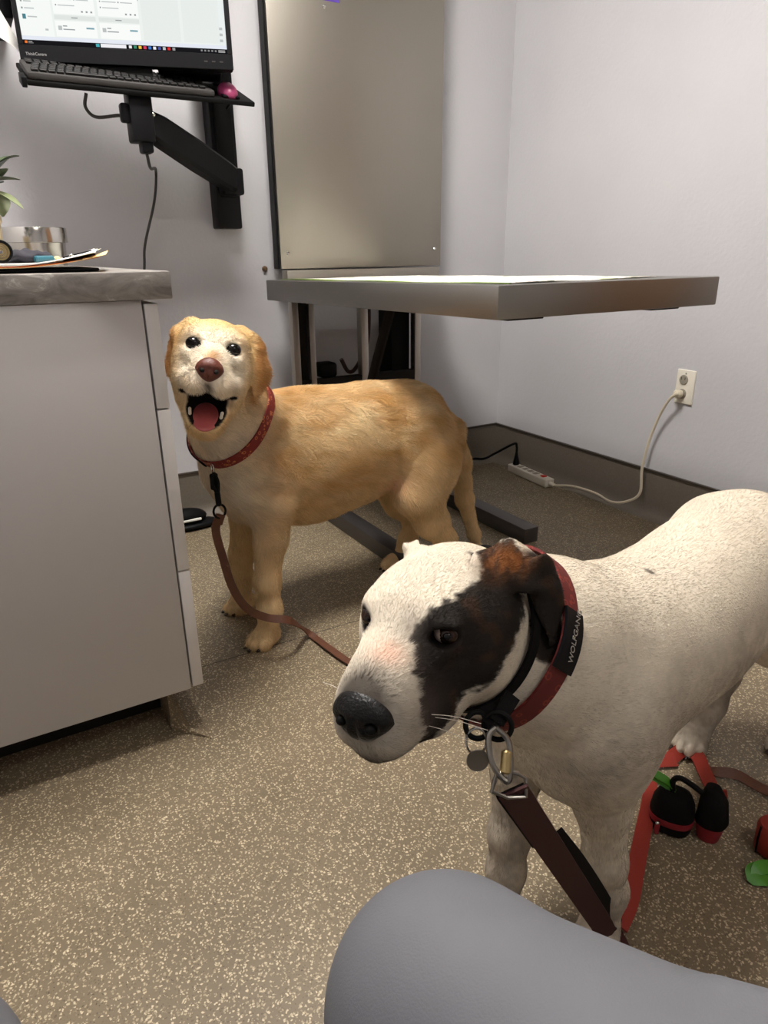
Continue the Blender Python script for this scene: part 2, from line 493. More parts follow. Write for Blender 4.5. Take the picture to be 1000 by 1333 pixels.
tb = thing('exam_table', 'long steel exam table jutting out from the back wall', 'exam table', (1.3, 1.9, 0))
TX0, TX1, TY0, TY1 = .905, 1.588, 1.10, 2.335
TZ0, TZ1, TTH = .8795, .860, .066      # near and far height: the top sags a little towards the wall
def tilt_box(name, lo, hi, bev):
    bm = bmesh.new(); box_bm(bm, lo, hi, bev)
    for v in bm.verts:
        t = (v.co.y - TY0) / (TY1 - TY0); v.co.z += TZ0 + (TZ1 - TZ0) * t
    return finish(bm, name)
part('tabletop', tilt_box('tabletop', (TX0, TY0, -TTH), (TX1, TY1, 0), .003), M['steel_table'], tb)
part('back_ledge', box('back_ledge', (PL, PY - .05, .80), (PR - .04, PY - .002, .888), .002), M['steel'], tb)
for x in (TX0 + .12, TX1 - .12):
    part('rubber_stop', tilt_box('rubber_stop', (x - .05, TY0 + .05, -TTH - .008), (x + .05, TY0 + .10, -TTH - .0005), .002), M['black'], tb)
FY = 2.36
for x0, x1 in ((1.005, 1.030), (1.070, 1.092), (1.285, 1.315), (1.528, 1.556)):
    part('upright', box('upright', (x0, FY, 0.06), (x1, FY + .035, .80), .002), M['steel_frame'], tb)
part('side_channel', box('side_channel', (1.0305, FY + .02, .06), (1.0695, FY + .075, .80)), M['dark'], tb)
part('motor_housing', box('motor_housing', (1.44, FY + .036, .06), (1.525, YB - .01, .80), .004), M['blackmat'], tb)
part('cross_bar', box('cross_bar', (1.03, FY + .002, .46), (1.55, FY + .034, .50), .002), M['dark'], tb)
part('floor_plate', box('floor_plate', (1.0, FY, 0), (1.60, FY + .10, .059), .002), M['steel_frame'], tb)
for x in (1.06, 1.535):
    part('foot_rail', box('foot_rail', (x - .03, 1.63, 0), (x + .03, FY - .002, .055), .003), M["rail"], tb)
part('scissor_arm', tube('scissor_arm', [(1.20, FY - .02, .06), (1.22, 2.2, .45), (1.24, 2.05, .80)], .018, 10, 4), M['dark'], tb)
cb = obj('control_box', box('control_box', (1.115, FY + .01, .5005), (1.185, FY + .08, .555), .012, 3), M['blackmat'])
tag(cb, 'small black box on the cross bar beneath the exam table', 'control box')
hose = obj('cable', tube('cable', [(1.35, FY + .06, .80), (1.355, FY + .065, .7), (1.345, FY + .07, .6), (1.29, FY + .06, .52), (1.25, FY + .05, .51), (1.22, FY + .05, .56)], .008), simple('dark red cable', lin(52, 20, 18), .5))
tag(hose, 'dark cable looping behind the uprights under the exam table', 'cable')

# paper mat on the table
def paper_mat():
    P = [(.935, 2.27), (1.50, 2.29), (1.47, 1.19), (.965, 1.14)]
    n = 16; verts = []; faces = []
    for i in range(n + 1):
        for j in range(n + 1):
            u, v = i / n, j / n
            x = (1 - u) * ((1 - v) * P[0][0] + v * P[1][0]) + u * ((1 - v) * P[3][0] + v * P[2][0])
            y = (1 - u) * ((1 - v) * P[0][1] + v * P[1][1]) + u * ((1 - v) * P[3][1] + v * P[2][1])
            t = (y - TY0) / (TY1 - TY0)
            z = TZ0 + (TZ1 - TZ0) * t + .0022 + .0018 * math.sin(x * 17 + y * 5) * math.sin(y * 9 + 1)
            verts.append((x, y, z))
    k = len(verts)
    verts += [(x, y, z - .0016) for x, y, z in verts]
    q = lambda i, j: i * (n + 1) + j
    for i in range(n):
        for j in range(n):
            f = (q(i, j), q(i + 1, j), q(i + 1, j + 1), q(i, j + 1)); faces.append(f); faces.append(tuple(a + k for a in f[::-1]))
    rim = [q(i, 0) for i in range(n)] + [q(n, j) for j in range(n)] + [q(i, n) for i in range(n, 0, -1)] + [q(0, j) for j in range(n, 0, -1)]
    for a, b in zip(rim, rim[1:] + rim[:1]): faces.append((a, a + k, b + k, b))
    me = bpy.data.meshes.new('paper_mat'); me.from_pydata(verts, [], faces)
    bm = bmesh.new(); bm.from_mesh(me)
    return finish(bm, 'paper_mat')
mm, nt, b = newmat('printed paper')
tc = nt.nodes.new('ShaderNodeTexCoord'); n_ = nt.nodes.new('ShaderNodeTexNoise'); n_.inputs['Scale'].default_value = 22; n_.inputs['Detail'].default_value = 3
nt.links.new(tc.outputs['Object'], n_.inputs['Vector'])
c = ramp(nt, n_.outputs['Fac'], [(.36, lin(150, 160, 120)), (.42, lin(240, 238, 226)), (.62, lin(244, 243, 236)), (.68, lin(196, 190, 176))])
sx = nt.nodes.new('ShaderNodeSeparateXYZ'); nt.links.new(tc.outputs['Object'], sx.inputs[0])
e_ = ramp(nt, sx.outputs[0], [(.0, (0, 0, 0)), (.9601, (0, 0, 0)), (.9602, (1, 1, 1))])
g_ = nt.nodes.new('ShaderNodeMath'); g_.operation = 'LESS_THAN'; nt.links.new(sx.outputs[0], g_.inputs[0]); g_.inputs[1].default_value = .972
nt.links.new(mixc(nt, c, lin(120, 150, 60), g_.outputs[0]), b.inputs['Base Color']); b.inputs['Roughness'].default_value = .6
pm = obj('paper_mat', paper_mat(), mm)
tag(pm, 'white printed paper mat with a green edge on the exam table', 'paper mat')

# ------------------------------------------------------------------ wall-mounted workstation
wm = thing('monitor_wall_mount', 'black wall mount post with a folding arm carrying the keyboard tray', 'wall mount', (.835, 2.46, 1.03))
part('post', box('post', (.792, 2.44, 1.025), (.876, YB - .0005, 2.2), .006), M['black'], wm)
part('post_slide', box('post_slide', (.806, 2.428, 1.12), (.862, 2.4395, 2.1), .003), M['blackmat'], wm)
A0 = np.array((.848, 2.40, 1.165)); A1 = np.array((.518, 2.12, 1.272))
def arm_mesh():
    d = A1 - A0; L = np.linalg.norm(d); d /= L
    sec = [(-.018, -.026), (-.012, -.034), (.012, -.034), (.018, -.026), (.018, .026), (.012, .034), (-.012, .034), (-.018, .026)]
    pts = [A0 + d * t * L for t in (-.06, 0, .12, .5, .88, 1.0, 1.05)]
    return sweep('arm', pts, sec, up=(0, 0, 1), scale=[.7, 1.1, 1.2, 1.25, 1.15, .95, .6])
arm = part('arm', arm_mesh(), M['black'], wm)
for p in ((0.7866, 2.3720, 1.1788), (0.5283, 2.1000, 1.2920)):
    part('bolt', ellipsoid('bolt', p, (.007, .007, .007), n=12), M['chrome'], arm)
part('arm_bracket', box('arm_bracket', (.80, 2.37, 1.125), (.868, 2.438, 1.205), .008), M['black'], wm)
part('tilt_bracket', boxes('tilt_bracket', [((.468, 2.09, 1.225), (.528, 2.15, 1.345)), ((.448, 2.10, 1.27), (.470, 2.13, 1.315)), ((.49, 2.10, 1.20), (.522, 2.14, 1.23))], .006), M['black'], wm)
# tray tilted towards the viewer
TR_O = Vector((.232, 2.07, 1.338)); TILT = math.radians(22)
TRM = Matrix.Translation(TR_O) @ Matrix.Rotation(TILT, 4, 'X')
part('keyboard_tray', box('keyboard_tray', (0, 0, -.012), (.575, .19, 0), .003, 2, TRM), M['blackmat'], wm)
part('tray_lip', box('tray_lip', (-.012, -.004, -.016), (.0, .05, .006), .002, 2, TRM), M['black'], wm)
part('upper_arm', box('upper_arm', (.74, 2.22, 1.40), (.80, 2.445, 1.52), .008), M['black'], wm)
part('arm_cable', tube('arm_cable', [(.83, 2.40, 1.47), (.845, 2.37, 1.44), (.85, 2.38, 1.40), (.845, 2.42, 1.38)], .004), M['black'], wm)

kb = thing('keyboard', 'dark grey computer keyboard on the tilted tray', 'keyboard', TR_O)
part('case', box('case', (.004, .006, .001), (.462, .148, .016), .004, 2, TRM), M['kb'], kb)
bm = bmesh.new()
xs = .012
for r in range(6):
    y0 = .018 + r * .0205
    x = .014 + (r * .004 if r < 4 else 0)
    while x < .445:
        w = .0165
        if r == 0 and .085 < x < .11: w = .10
        if x + w > .456: break
        if not (.292 < x < .302 or .358 < x < .366):
            box_bm(bm, (x, y0, .0162), (x + w, y0 + .0165, .0225), .0015, 1, TRM)
        x += w + .0027
part('keys', finish(bm, 'keys'), M['key'], kb)
ms = thing('mouse', 'pink computer mouse at the right end of the tray', 'mouse', TR_O + Vector((.50, .05, .03)))
part('shell', ellipsoid('shell', TRM @ Vector((.512, .050, .008)), (.026, .042, .024), np.array(Matrix.Rotation(TILT, 3, 'X'))), M['pink'], ms)
part('base', box('base', (.488, .012, .0005), (.536, .088, .008), .004, 2, TRM), M['black'], ms)

# monitor: left edge further away than the right
ML = Vector((.240, 2.20, 1.404)); MR = Vector((.742, 2.045, 1.404))
mx_ = (MR - ML).normalized(); mz_ = Vector((0, 0, 1)); my_ = mz_.cross(mx_)   # my_ points away from the viewer
MM = Matrix(((mx_.x, my_.x, 0, ML.x), (mx_.y, my_.y, 0, ML.y), (0, 0, 1, ML.z), (0, 0, 0, 1)))
MW = (MR - ML).length; MH = .315
mon = thing('monitor', 'black flat monitor with a lit white screen on the wall mount', 'monitor', ML + (MR - ML) / 2)
part('housing', box('housing', (0, .004, 0), (MW, .04, MH), .006, 2, MM), M['black'], mon)
part('bezel', boxes('bezel', [], 0) if False else (lambda: (lambda bm: ([box_bm(bm, lo, hi, .001, 1, MM) for lo, hi in (((0, 0, 0), (MW, .0035, .036)), ((0, 0, MH - .012), (MW, .0035, MH)), ((0, 0, .036), (.011, .0035, MH - .012)), ((MW - .013, 0, .036), (MW, .0035, MH - .012)))], finish(bm, 'bezel'))[1])(bmesh.new()))(), M['bezel'], mon)
part('mount_bracket', box('mount_bracket', (MW * .62, .041, .0), (MW - .03, .16, .12), .01, 2, MM), M['black'], mon)
part('stand_block', box('stand_block', (.135, .012, -.055), (.315, .035, -.0005), .003, 2, MM), M['blackmat'], mon)
# screen with its interface as coloured lit quads
SX0, SX1, SZ0, SZ1 = .0115, MW - .0135, .0365, MH - .0125
quads = []
def q(u0, v0, u1, v1, col, lay=0): quads.append((u0, v0, u1, v1, col, lay))   # u,v in 0..1, v from the bottom
WH = (236, 240, 236); CARD = (246, 248, 246); G1 = (222, 227, 223); G2 = (150, 155, 156); G3 = (188, 193, 192)
q(0, .072, 1, 1, (234, 239, 235)); q(0, .072, .155, 1, (243, 246, 243), 1)
q(0, 0, 1, .040, (24, 24, 27), 1); q(0, .040, 1, .072, (226, 231, 240), 1)
q(.01, .012, .022, .032, (232, 120, 50), 2); q(.026, .022, .045, .030, (150, 150, 150), 2); q(.026, .011, .05, .018, (120, 120, 120), 2)
q(.345, .008, .362, .034, (70, 170, 180), 2); q(.368, .006, .492, .036, (238, 238, 242), 2)
for i, c in enumerate(((235, 235, 235), (60, 140, 110), (240, 190, 60), (220, 60, 90), (70, 120, 200), (235, 235, 240), (80, 90, 160), (190, 195, 200), (220, 50, 50), (150, 150, 150))):
    q(.505 + i * .024, .009, .519 + i * .024, .033, c, 2)
for i in range(5): q(.865 + i * .018, .014, .874 + i * .018, .028, (140, 140, 140), 2)
q(.955, .010, .99, .018, (170, 170, 170), 2); q(.955, .022, .99, .030, (170, 170, 170), 2)
for i, (v, w) in enumerate(((.46, .05), (.40, .10), (.34, .035), (.285, .045))):
    q(.018, v, .026, v + .014, G2, 2); q(.032, v + .002, .032 + w, v + .011, G3, 2)
q(.018, .205, .034, .245, (80, 130, 140), 2); q(.042, .22, .085, .23, G3, 2); q(.115, .12, .13, .135, G3, 2)
def card(u, v0, v1, w):
    q(u, v0, u + w, v1, CARD, 1)
    q(u + .012, v1 - .075, u + .03, v1 - .04, G3, 2); q(u + .035, v1 - .045, u + .055, v1 - .036, G2, 2); q(u + .035, v1 - .072, u + .09, v1 - .063, G2, 2)
    q(u + w - .05, v1 - .058, u + w - .012, v1 - .044, (130, 165, 175), 2)
    if v1 - v0 > .2:
        for r in range(3):
            vv = v1 - .125 - r * .048
            q(u + .012, vv, u + .018, vv + .012, G2, 2); q(u + .024, vv + .001, u + .082 + .01 * r, vv + .009, G3, 2)
            if r < 2: q(u + .100, vv, u + .106, vv + .012, G2, 2); q(u + .112, vv + .001, u + .17, vv + .009, G3, 2)
        for k in range(3): q(u + w - .065 + k * .022, v0 + .018, u + w - .056 + k * .022, v0 + .032, G2, 2)
for u, w in ((.165, .195), (.375, .195)):
    card(u, .26, .545, w); card(u, .60, .92, w); card(u, .078, .205, w)
    q(u, .215, u + w, .25, G1, 1); q(u, .555, u + w, .59, G1, 1); q(u + .08, .229, u + .11, .237, G2, 2); q(u + .08, .568, u + .11, .576, G2, 2)
for u in (.585, .785):
    q(u, .085, u + .185, 1, (229, 234, 231), 1)
q(.362, .58, .3645, .72, (90, 92, 95), 2); q(.572, .40, .5745, .52, (90, 92, 95), 2)
q(.955, .075, 1, 1, (232, 238, 236), 1)
for k in range(3): q(.968, .10 + k * .05, .984, .122 + k * .05, G3, 2)
sv = []; sf = []; sc = []
for u0, v0, u1, v1, c_, lay in quads:
    k = len(sv); yy = .0030 - .0002 * lay
    for u, v in ((u0, v0), (u1, v0), (u1, v1), (u0, v1)):
        sv.append(tuple(MM @ Vector((SX0 + (SX1 - SX0) * u, yy, SZ0 + (SZ1 - SZ0) * v)))); sc.append((*lin(*c_), 1))
    sf.append((k, k + 1, k + 2, k + 3))
me = bpy.data.meshes.new('screen'); me.from_pydata(sv, [], sf)
ca = me.color_attributes.new('coat', 'FLOAT_COLOR', 'POINT'); ca.data.foreach_set('color', np.array(sc, np.float32).ravel())
mscr = bpy.data.materials.new('lit screen'); mscr.use_nodes = True; nt = mscr.node_tree; nt.nodes.clear()
o_ = nt.nodes.new('ShaderNodeOutputMaterial'); e_ = nt.nodes.new('ShaderNodeEmission'); a_ = nt.nodes.new('ShaderNodeAttribute'); a_.attribute_name = 'coat'
nt.links.new(a_.outputs['Color'], e_.inputs[0]); e_.inputs[1].default_value = .95; nt.links.new(e_.outputs[0], o_.inputs[0])
part('screen', me, mscr, mon)
tm = text_mesh('lettering', 'ThinkCentre', .0095, MM @ Matrix.Translation((.014, -.0004, .013)) @ Matrix.Rotation(math.radians(90), 4, 'X'))
part('lettering', tm, simple('grey print', lin(150, 150, 150), .5), mon)
for k in range(3):
    part('button', box('button', (MW - .075 + k * .02, -.001, .016), (MW - .066 + k * .02, .0005, .019), 0, 1, MM), M['kb'], mon)

cbl = obj('monitor_cable', tube('monitor_cable', [(.375, 2.14, 1.335), (.37, 2.15, 1.305), (.395, 2.16, 1.285), (.45, 2.14, 1.29), (.475, 2.13, 1.285), (.505, 2.13, 1.21), (.52, 2.16, 1.17),
      (0.6109, 2.4700, 1.1961), (0.5947, 2.4700, 1.1061), (0.5489, 2.4700, 0.9769), (0.5338, 2.4600, 0.8969), (.50, 2.46, .70), (.505, 2.455, .40), (.50, 2.44, .12), (.52, 2.40, .008), (.56, 2.40, .006)], .0042), simple('dark grey cord', lin(48, 45, 43), .5))
tag(cbl, 'thin dark cord hanging down the wall from the keyboard tray', 'cord')

# black wall rack with a sheet of paper, top left
rk = thing('wall_rack', 'black wall rack at the left of the monitor', 'rack', (0.2205, 2.4500, 1.5837))
part('back', box('back', (0.1159, 2.2700, 1.5103), (0.2493, 2.5050, 1.8277), .006), M['black'], rk)
pp = obj('hanging_paper', prism('hanging_paper', [(0, 0), (.09, -.05), (.13, -.085), (.10, -.02), (.075, .03), (0, .04)], (0.1380, 2.2500, 1.4988), (1, 0, 0), (0, 0, 1), (0, 1, 0), .001), M['paper'])
tag(pp, 'white sheet of paper poking out below the black wall rack', 'paper')

kn = thing('wall_bumper', 'small brown knob on the wall beside the steel panel', 'door stop', (0.9705, 2.5050, 0.8925))
kc = Vector((0.9705, 2.5050, 0.8925))
part('knob', lathe('knob', [(0, 0), (.010, 0), (.010, .006), (.006, .012), (0, .014)], (kc.x, YB - .0003, kc.z), 16, Matrix.Rotation(math.radians(90), 4, 'X')), simple('brown knob', lin(96, 72, 48), .5), kn)

# ------------------------------------------------------------------ outlet, power strip and cords
OY, OZ = 1.515, .499
ol = thing('wall_outlet', 'ivory double power outlet on the right wall', 'outlet', (XR, OY, OZ))
part('cover_plate', box('cover_plate', (XR - .007, OY - .036, OZ - .058), (XR, OY + .036, OZ + .058), .003, 3), M['white_pl'], ol)
for dz in (.024, -.024):
    s = part('socket', lathe('socket', [(0, .0105), (.0155, .0105), (.017, .008), (.017, 0), (0, 0)], (XR, OY + .006, OZ + dz), 24, Matrix.Rotation(math.radians(-90), 4, 'Y')), M['greyhole'], ol)
    s2 = part('slot', boxes('slot', [((XR - .0112, OY + .006 - .008, OZ + dz), (XR - .0106, OY + .006 - .006, OZ + dz + .009)), ((XR - .0112, OY + .006 + .006, OZ + dz), (XR - .0106, OY + .006 + .008, OZ + dz + .009))]), M['dark'], s)
part('screw', ellipsoid('screw', (XR - .0072, OY, OZ + .046), (.001, .0035, .0035), n=10), M['chrome'], ol)

PS0 = Vector((2.030, 2.315, .018)); PS1 = Vector((2.005, 2.040, .018))
ps = thing('power_strip', 'cream power strip lying on the floor along the skirting', 'power strip', (2.01, 2.18, 0))
dv = (PS1 - PS0).normalized(); sv_ = Vector((-dv.y, dv.x, 0))
PM = Matrix(((dv.x, sv_.x, 0, PS0.x), (dv.y, sv_.y, 0, PS0.y), (0, 0, 1, 0), (0, 0, 0, 1)))
LP = (PS1 - PS0).length
part('body', box('body', (0, -.024, .001), (LP, .024, .036), .005, 3, PM), M['white_pl'], ps)
for k in range(5):
    part('socket', box('socket', (.018 + k * .037, -.013, .0362), (.042 + k * .037, .013, .0372), .0004, 1, PM), M['greyhole'], ps)
part('switch', box('switch', (LP - .055, -.011, .0362), (LP - .034, .011, .042), .002, 2, PM), M['redsw'], ps)
pe = PM @ Vector((LP, 0, .018))
cordpts = [pe, pe + dv * .03, (2.0250, 1.9316, 0.0327), (2.0200, 1.8022, 0.0412), (2.0150, 1.7176, 0.0322), (2.0300, 1.6580, 0.0475), (2.0500, 1.6162, 0.0899), (2.0550, 1.6237, 0.1831), (2.0600, 1.6124, 0.2874), (2.0550, 1.5822, 0.3792), (2.0450, 1.5434, 0.4502), (2.0450, 1.5166, 0.4785), (XR - .035, OY + .006, OZ - .020)]
part('cord', tube('cord', [tuple(p) for p in cordpts], .0052, 10, 10), M['cream_pl'], ps)
part('plug', cyl_between('plug', (XR - .040, OY + .008, OZ - .021), (XR - .0115, OY + .006, OZ - .024), .014, 16, .005), M['cream_pl'], ps)
part('strain_relief', cyl_between('strain_relief', tuple(pe - dv * .002), tuple(pe + dv * .03), .009, 12, .003), M['white_pl'], ps)

pc = thing('extension_lead', 'black power cord plugged into the far end of the power strip', 'cord', (1.95, 2.33, 0))
pb = PM @ Vector((.030, 0, .0373))
part('plug', lathe('plug', [(0, 0), (.013, 0), (.0145, .004), (.012, .02), (.007, .045), (.0055, .055), (0, .056)], tuple(pb), 16), M['black'], pc)
part('cord', tube('cord', [tuple(pb + Vector((0, 0, .05))), tuple(pb + Vector((-.002, .0, .085))), tuple(pb + Vector((-.015, .004, .098))), (1.9668, 2.3600, 0.0811), (1.9174, 2.3800, 0.0585), (1.8693, 2.4200, 0.0526), (1.70, 2.42, .03), (1.58, 2.43, .03)], .0052), M['black'], pc)

# ------------------------------------------------------------------ things on the counter
bw = thing('steel_bowl', 'polished stainless steel bowl on the far counter', 'bowl', (0.1832, 2.0549, 0.9352))
bc = Vector((0.1832, 2.0549, 0.9352)); bc.z = CT
part('body', lathe('body', [(0, .001), (.062, .001), (.070, .008), (.073, .065), (.074, .076), (.0725, .076), (.0715, .065), (.0685, .01), (.06, .004), (0, .004)], tuple(bc), 48), M['bowl'], bw)
part('rim', lathe('rim', [(.0745, .0745), (.0795, .0755), (.0800, .108), (.0790, .110), (.078, .108), (.0772, .078), (.0745, .0765), (.0745, .0745)], tuple(bc), 48), M['bowl'], bw)
bw.location.z = CT

def sheet(name, P, th, lift, mat, parent, n=14):
    """a soft sheet: P = four corners in plan, lift(u,v) = height"""
    verts = []; faces = []
    for i in range(n + 1):
        for j in range(n + 1):
            u, v = i / n, j / n
            x = (1 - u) * ((1 - v) * P[0][0] + v * P[3][0]) + u * ((1 - v) * P[1][0] + v * P[2][0])
            y = (1 - u) * ((1 - v) * P[0][1] + v * P[3][1]) + u * ((1 - v) * P[1][1] + v * P[2][1])
            verts.append((x, y, lift(u, v)))
    k = len(verts); verts += [(x, y, z - th) for x, y, z in verts]
    q2 = lambda i, j: i * (n + 1) + j
    for i in range(n):
        for j in range(n):
            f = (q2(i, j), q2(i + 1, j), q2(i + 1, j + 1), q2(i, j + 1)); faces.append(f); faces.append(tuple(a + k for a in f[::-1]))
    rim = [q2(i, 0) for i in range(n)] + [q2(n, j) for j in range(n)] + [q2(i, n) for i in range(n, 0, -1)] + [q2(0, j) for j in range(n, 0, -1)]
    for a, b in zip(rim, rim[1:] + rim[:1]): faces.append((a, a + k, b + k, b))
    me = bpy.data.meshes.new(name); me.from_pydata(verts, [], faces)
    bm = bmesh.new(); bm.from_mesh(me)
    return part(name, finish(bm, name), mat, parent)

cbd = obj('clipboard', box('clipboard', (-.12, 1.275, CT + .0005), (.205, 1.50, CT + .006), .002), M['black'])
tag(cbd, 'flat black clipboard lying under the manila folder', 'clipboard')
fd = thing('manila_folder', 'open manila folder of white papers with a curled corner on the counter', 'folder', (.1, 1.36, CT + .007))
curl = lambda s, b: (lambda u, v: b + s * max(0, u - .62) ** 1.7 * (1.1 + .5 * v))
sheet('cover', [(-.14, 1.262), (.215, 1.258), (.262, 1.50), (-.10, 1.52)], .0008, curl(.085, CT + .0080), M['manila'], fd)
sheet('divider', [(-.14, 1.264), (.205, 1.262), (.235, 1.49), (-.10, 1.51)], .0007, curl(.06, CT + .0094), M['orange'], fd)
for k in range(3):
    sheet('sheet', [(-.13 + .004 * k, 1.266 + .004 * k), (.195 + .004 * k, 1.264 + .003 * k), (.248 - .006 * k, 1.49), (-.10, 1.505)], .0006, curl(.088 - .004 * k, CT + .0106 + .0012 * k), M['paper'], fd)

tl = thing('tape_roll', 'round brass-coloured tape roll at the left end of the counter', 'tape', (0.0671, 1.3000, 0.9467))
tcn = Vector((0.0660, 1.3000, 0.9467))
RX = Matrix.Rotation(math.radians(90), 4, 'X')
part('ring', lathe('ring', [(.013, -.008), (.0165, -.009), (.0175, -.006), (.0175, .006), (.0165, .009), (.013, .008), (.0125, 0), (.013, -.008)], (tcn.x, tcn.y, CT + .0145 + .0175), 32, RX), M['blackmat'], tl)
for r_ in (.0115, .008, .0045):
    part('coil', lathe('coil', [(r_ - .0015, -.006), (r_, -.0075), (r_ + .0013, -.006), (r_ + .0013, .006), (r_ - .0015, .006), (r_ - .0015, -.006)], (tcn.x, tcn.y, CT + .0145 + .0175), 28, RX), M['gold'], tl)
pn = thing('pen', 'teal pen lying on the papers on the counter', 'pen', (.1, 1.33, CT + .02))
part('barrel', cyl_between('barrel', (0.1157, 1.3300, 0.9375), (0.1455, 1.3450, 0.9375), .0058, 14, .002), M['teal'], pn)
part('tip', cyl_between('tip', (0.1462, 1.3455, 0.9375), (0.1568, 1.3500, 0.9375), .0045, 12, .003), M['manila'], pn)
pn2 = thing('scissors', 'dark scissors lying on the white papers beside the teal pen', 'scissors', (.2, 1.4, CT + .02))
a0 = Vector((0.1661, 1.3800, 0.9375)); a1 = Vector((0.2217, 1.4100, 0.9430))
part('blade', cyl_between('blade', a0, a1, .0035, 8), M['black'], pn2)
part('blade', cyl_between('blade', a0 + Vector((.004, .02, .001)), a1 + Vector((-.005, -.012, .006)), .0032, 8), M['black'], pn2)
part('rivet', ellipsoid('rivet', a0 * .75 + a1 * .25 + Vector((0, .002, .004)), (.004, .004, .003), n=10), M['chrome'], pn2)
cl = obj('dark_cloth', ellipsoid('dark_cloth', (0.1007, 1.3600, 0.9410), (.045, .03, .011)), M['darkcloth'])
for v in cl.data.vertices:
    v.co.z += .004 * math.sin(v.co.x * 190) * math.sin(v.co.y * 120 + 1); v.co.z = max(v.co.z, CT + .0145)
tag(cl, 'crumpled dark cloth on the papers beside the teal pen', 'cloth')

# potted plant at the left edge of the picture
pl = thing('potted_plant', 'leafy green plant in a beige pot at the left end of the counter', 'plant', (0.0565, 1.7640, 0.9175))
pcn = Vector((0.0509, 1.7673, 0.9178))
part('pot', lathe('pot', [(0, 0), (.040, 0), (.046, .006), (.050, .09), (.053, .093), (.053, .105), (.047, .105), (.045, .09), (0, .088)], tuple(pcn), 32), M['pot'], pl)
part('soil', lathe('soil', [(0, .0955), (.0445, .0952), (.0445, .0905), (0, .0905)], tuple(pcn), 24), M['dark'], pl)
def leaf_mesh(base, tip, width, fold, mat, parent, up=(0, 0, 1)):
    base = np.array(base); tip = np.array(tip); d = tip - base; L = np.linalg.norm(d); d /= L
    s = np.cross(d, up); s /= np.linalg.norm(s); nrm = np.cross(s, d)
    rows = 7; vs = []; fs = []
    for i in range(rows + 1):
        t = i / rows; w = width * (math.sin(math.pi * min(1, t * .92 + .06)) ** .8) * (1 - .25 * t)
        c = base + d * L * t + nrm * (-.16 * L * t * t)
        for k_, a in ((0, -1), (1, 0), (2, 1)):
            vs.append(c + s * w * a * .5 + nrm * (abs(a) * fold * w))
    nb = len(vs)
    vs += [v - nrm * .0008 for v in vs]
    for i in range(rows):
        for k_ in range(2):
            f = (i * 3 + k_, i * 3 + k_ + 1, i * 3 + k_ + 4, i * 3 + k_ + 3); fs.append(f); fs.append(tuple(a + nb for a in f[::-1]))
        fs.append((i * 3, i * 3 + 3, i * 3 + 3 + nb, i * 3 + nb)); fs.append((i * 3 + 2, i * 3 + 2 + nb, i * 3 + 5 + nb, i * 3 + 5))
    me = bpy.data.meshes.new('leaf'); me.from_pydata([tuple(v) for v in vs], [], fs)
    bm = bmesh.new(); bm.from_mesh(me)
    return part('leaf', finish(bm, 'leaf'), mat, parent)
LEAFPTS = [((0.0961, 1.7798, 1.0957), (0.1429, 1.8148, 1.1535), 0.036, 'leaf'), ((0.1032, 1.7731, 1.0897), (0.1496, 1.751, 1.101), 0.024, 'leaf'), ((0.0964, 1.7744, 1.0837), (0.1263, 1.735, 1.1185), 0.034, 'leaf'), ((0.1125, 1.7819, 1.1225), (0.158, 1.8052, 1.1518), 0.026, 'leaf'), ((0.0907, 1.7713, 1.0688), (0.1099, 1.7417, 1.0266), 0.048, 'leaf2'), ((0.0996, 1.7674, 1.0717), (0.1446, 1.6936, 1.0478), 0.018, 'leaf2'), ((0.0891, 1.7748, 1.0748), (0.1206, 1.8039, 1.0987), 0.03, 'leaf'), ((0.0839, 1.7844, 1.0899), (0.0684, 1.8138, 1.1366), 0.04, 'leaf'), ((0.0769, 1.7794, 1.069), (0.0335, 1.7666, 1.0668), 0.04, 'leaf2'), ((0.0854, 1.7809, 1.0839), (0.0997, 1.8442, 1.1633), 0.04, 'leaf')]
for a, b_, w, mk in LEAFPTS:
    leaf_mesh(a, b_, w * 1.35, .16, M[mk], pl)
    part('stem', tube('stem', [tuple(pcn + Vector((0, 0, .093))), tuple((np.array(pcn) + np.array([0, 0, .1]) + np.array(a)) / 2 + np.array([0, 0, .015])), a], .0016, 6, 5), M['leaf'], pl)

# shoe behind the yellow dog
sh = thing('shoe', 'black shoe with a pale stripe on the floor behind the yellow dog', 'shoe', (0.5965, 2.3550, 0.0000))
sc0 = Vector((0.5677, 2.3731, 0.0000))
part('sole', ellipsoid('sole', tuple(sc0 + Vector((0, .02, .016))), (.11, .045, .016)), M['black'], sh)
part('upper', ellipsoid('upper', tuple(sc0 + Vector((-.02, .02, .045))), (.085, .038, .035)), M['blackmat'], sh)
part('stripe', box('stripe', tuple(sc0 + Vector((-.03, -.021, .040))), tuple(sc0 + Vector((.035, -.012, .048))), .002), M['paper'], sh)

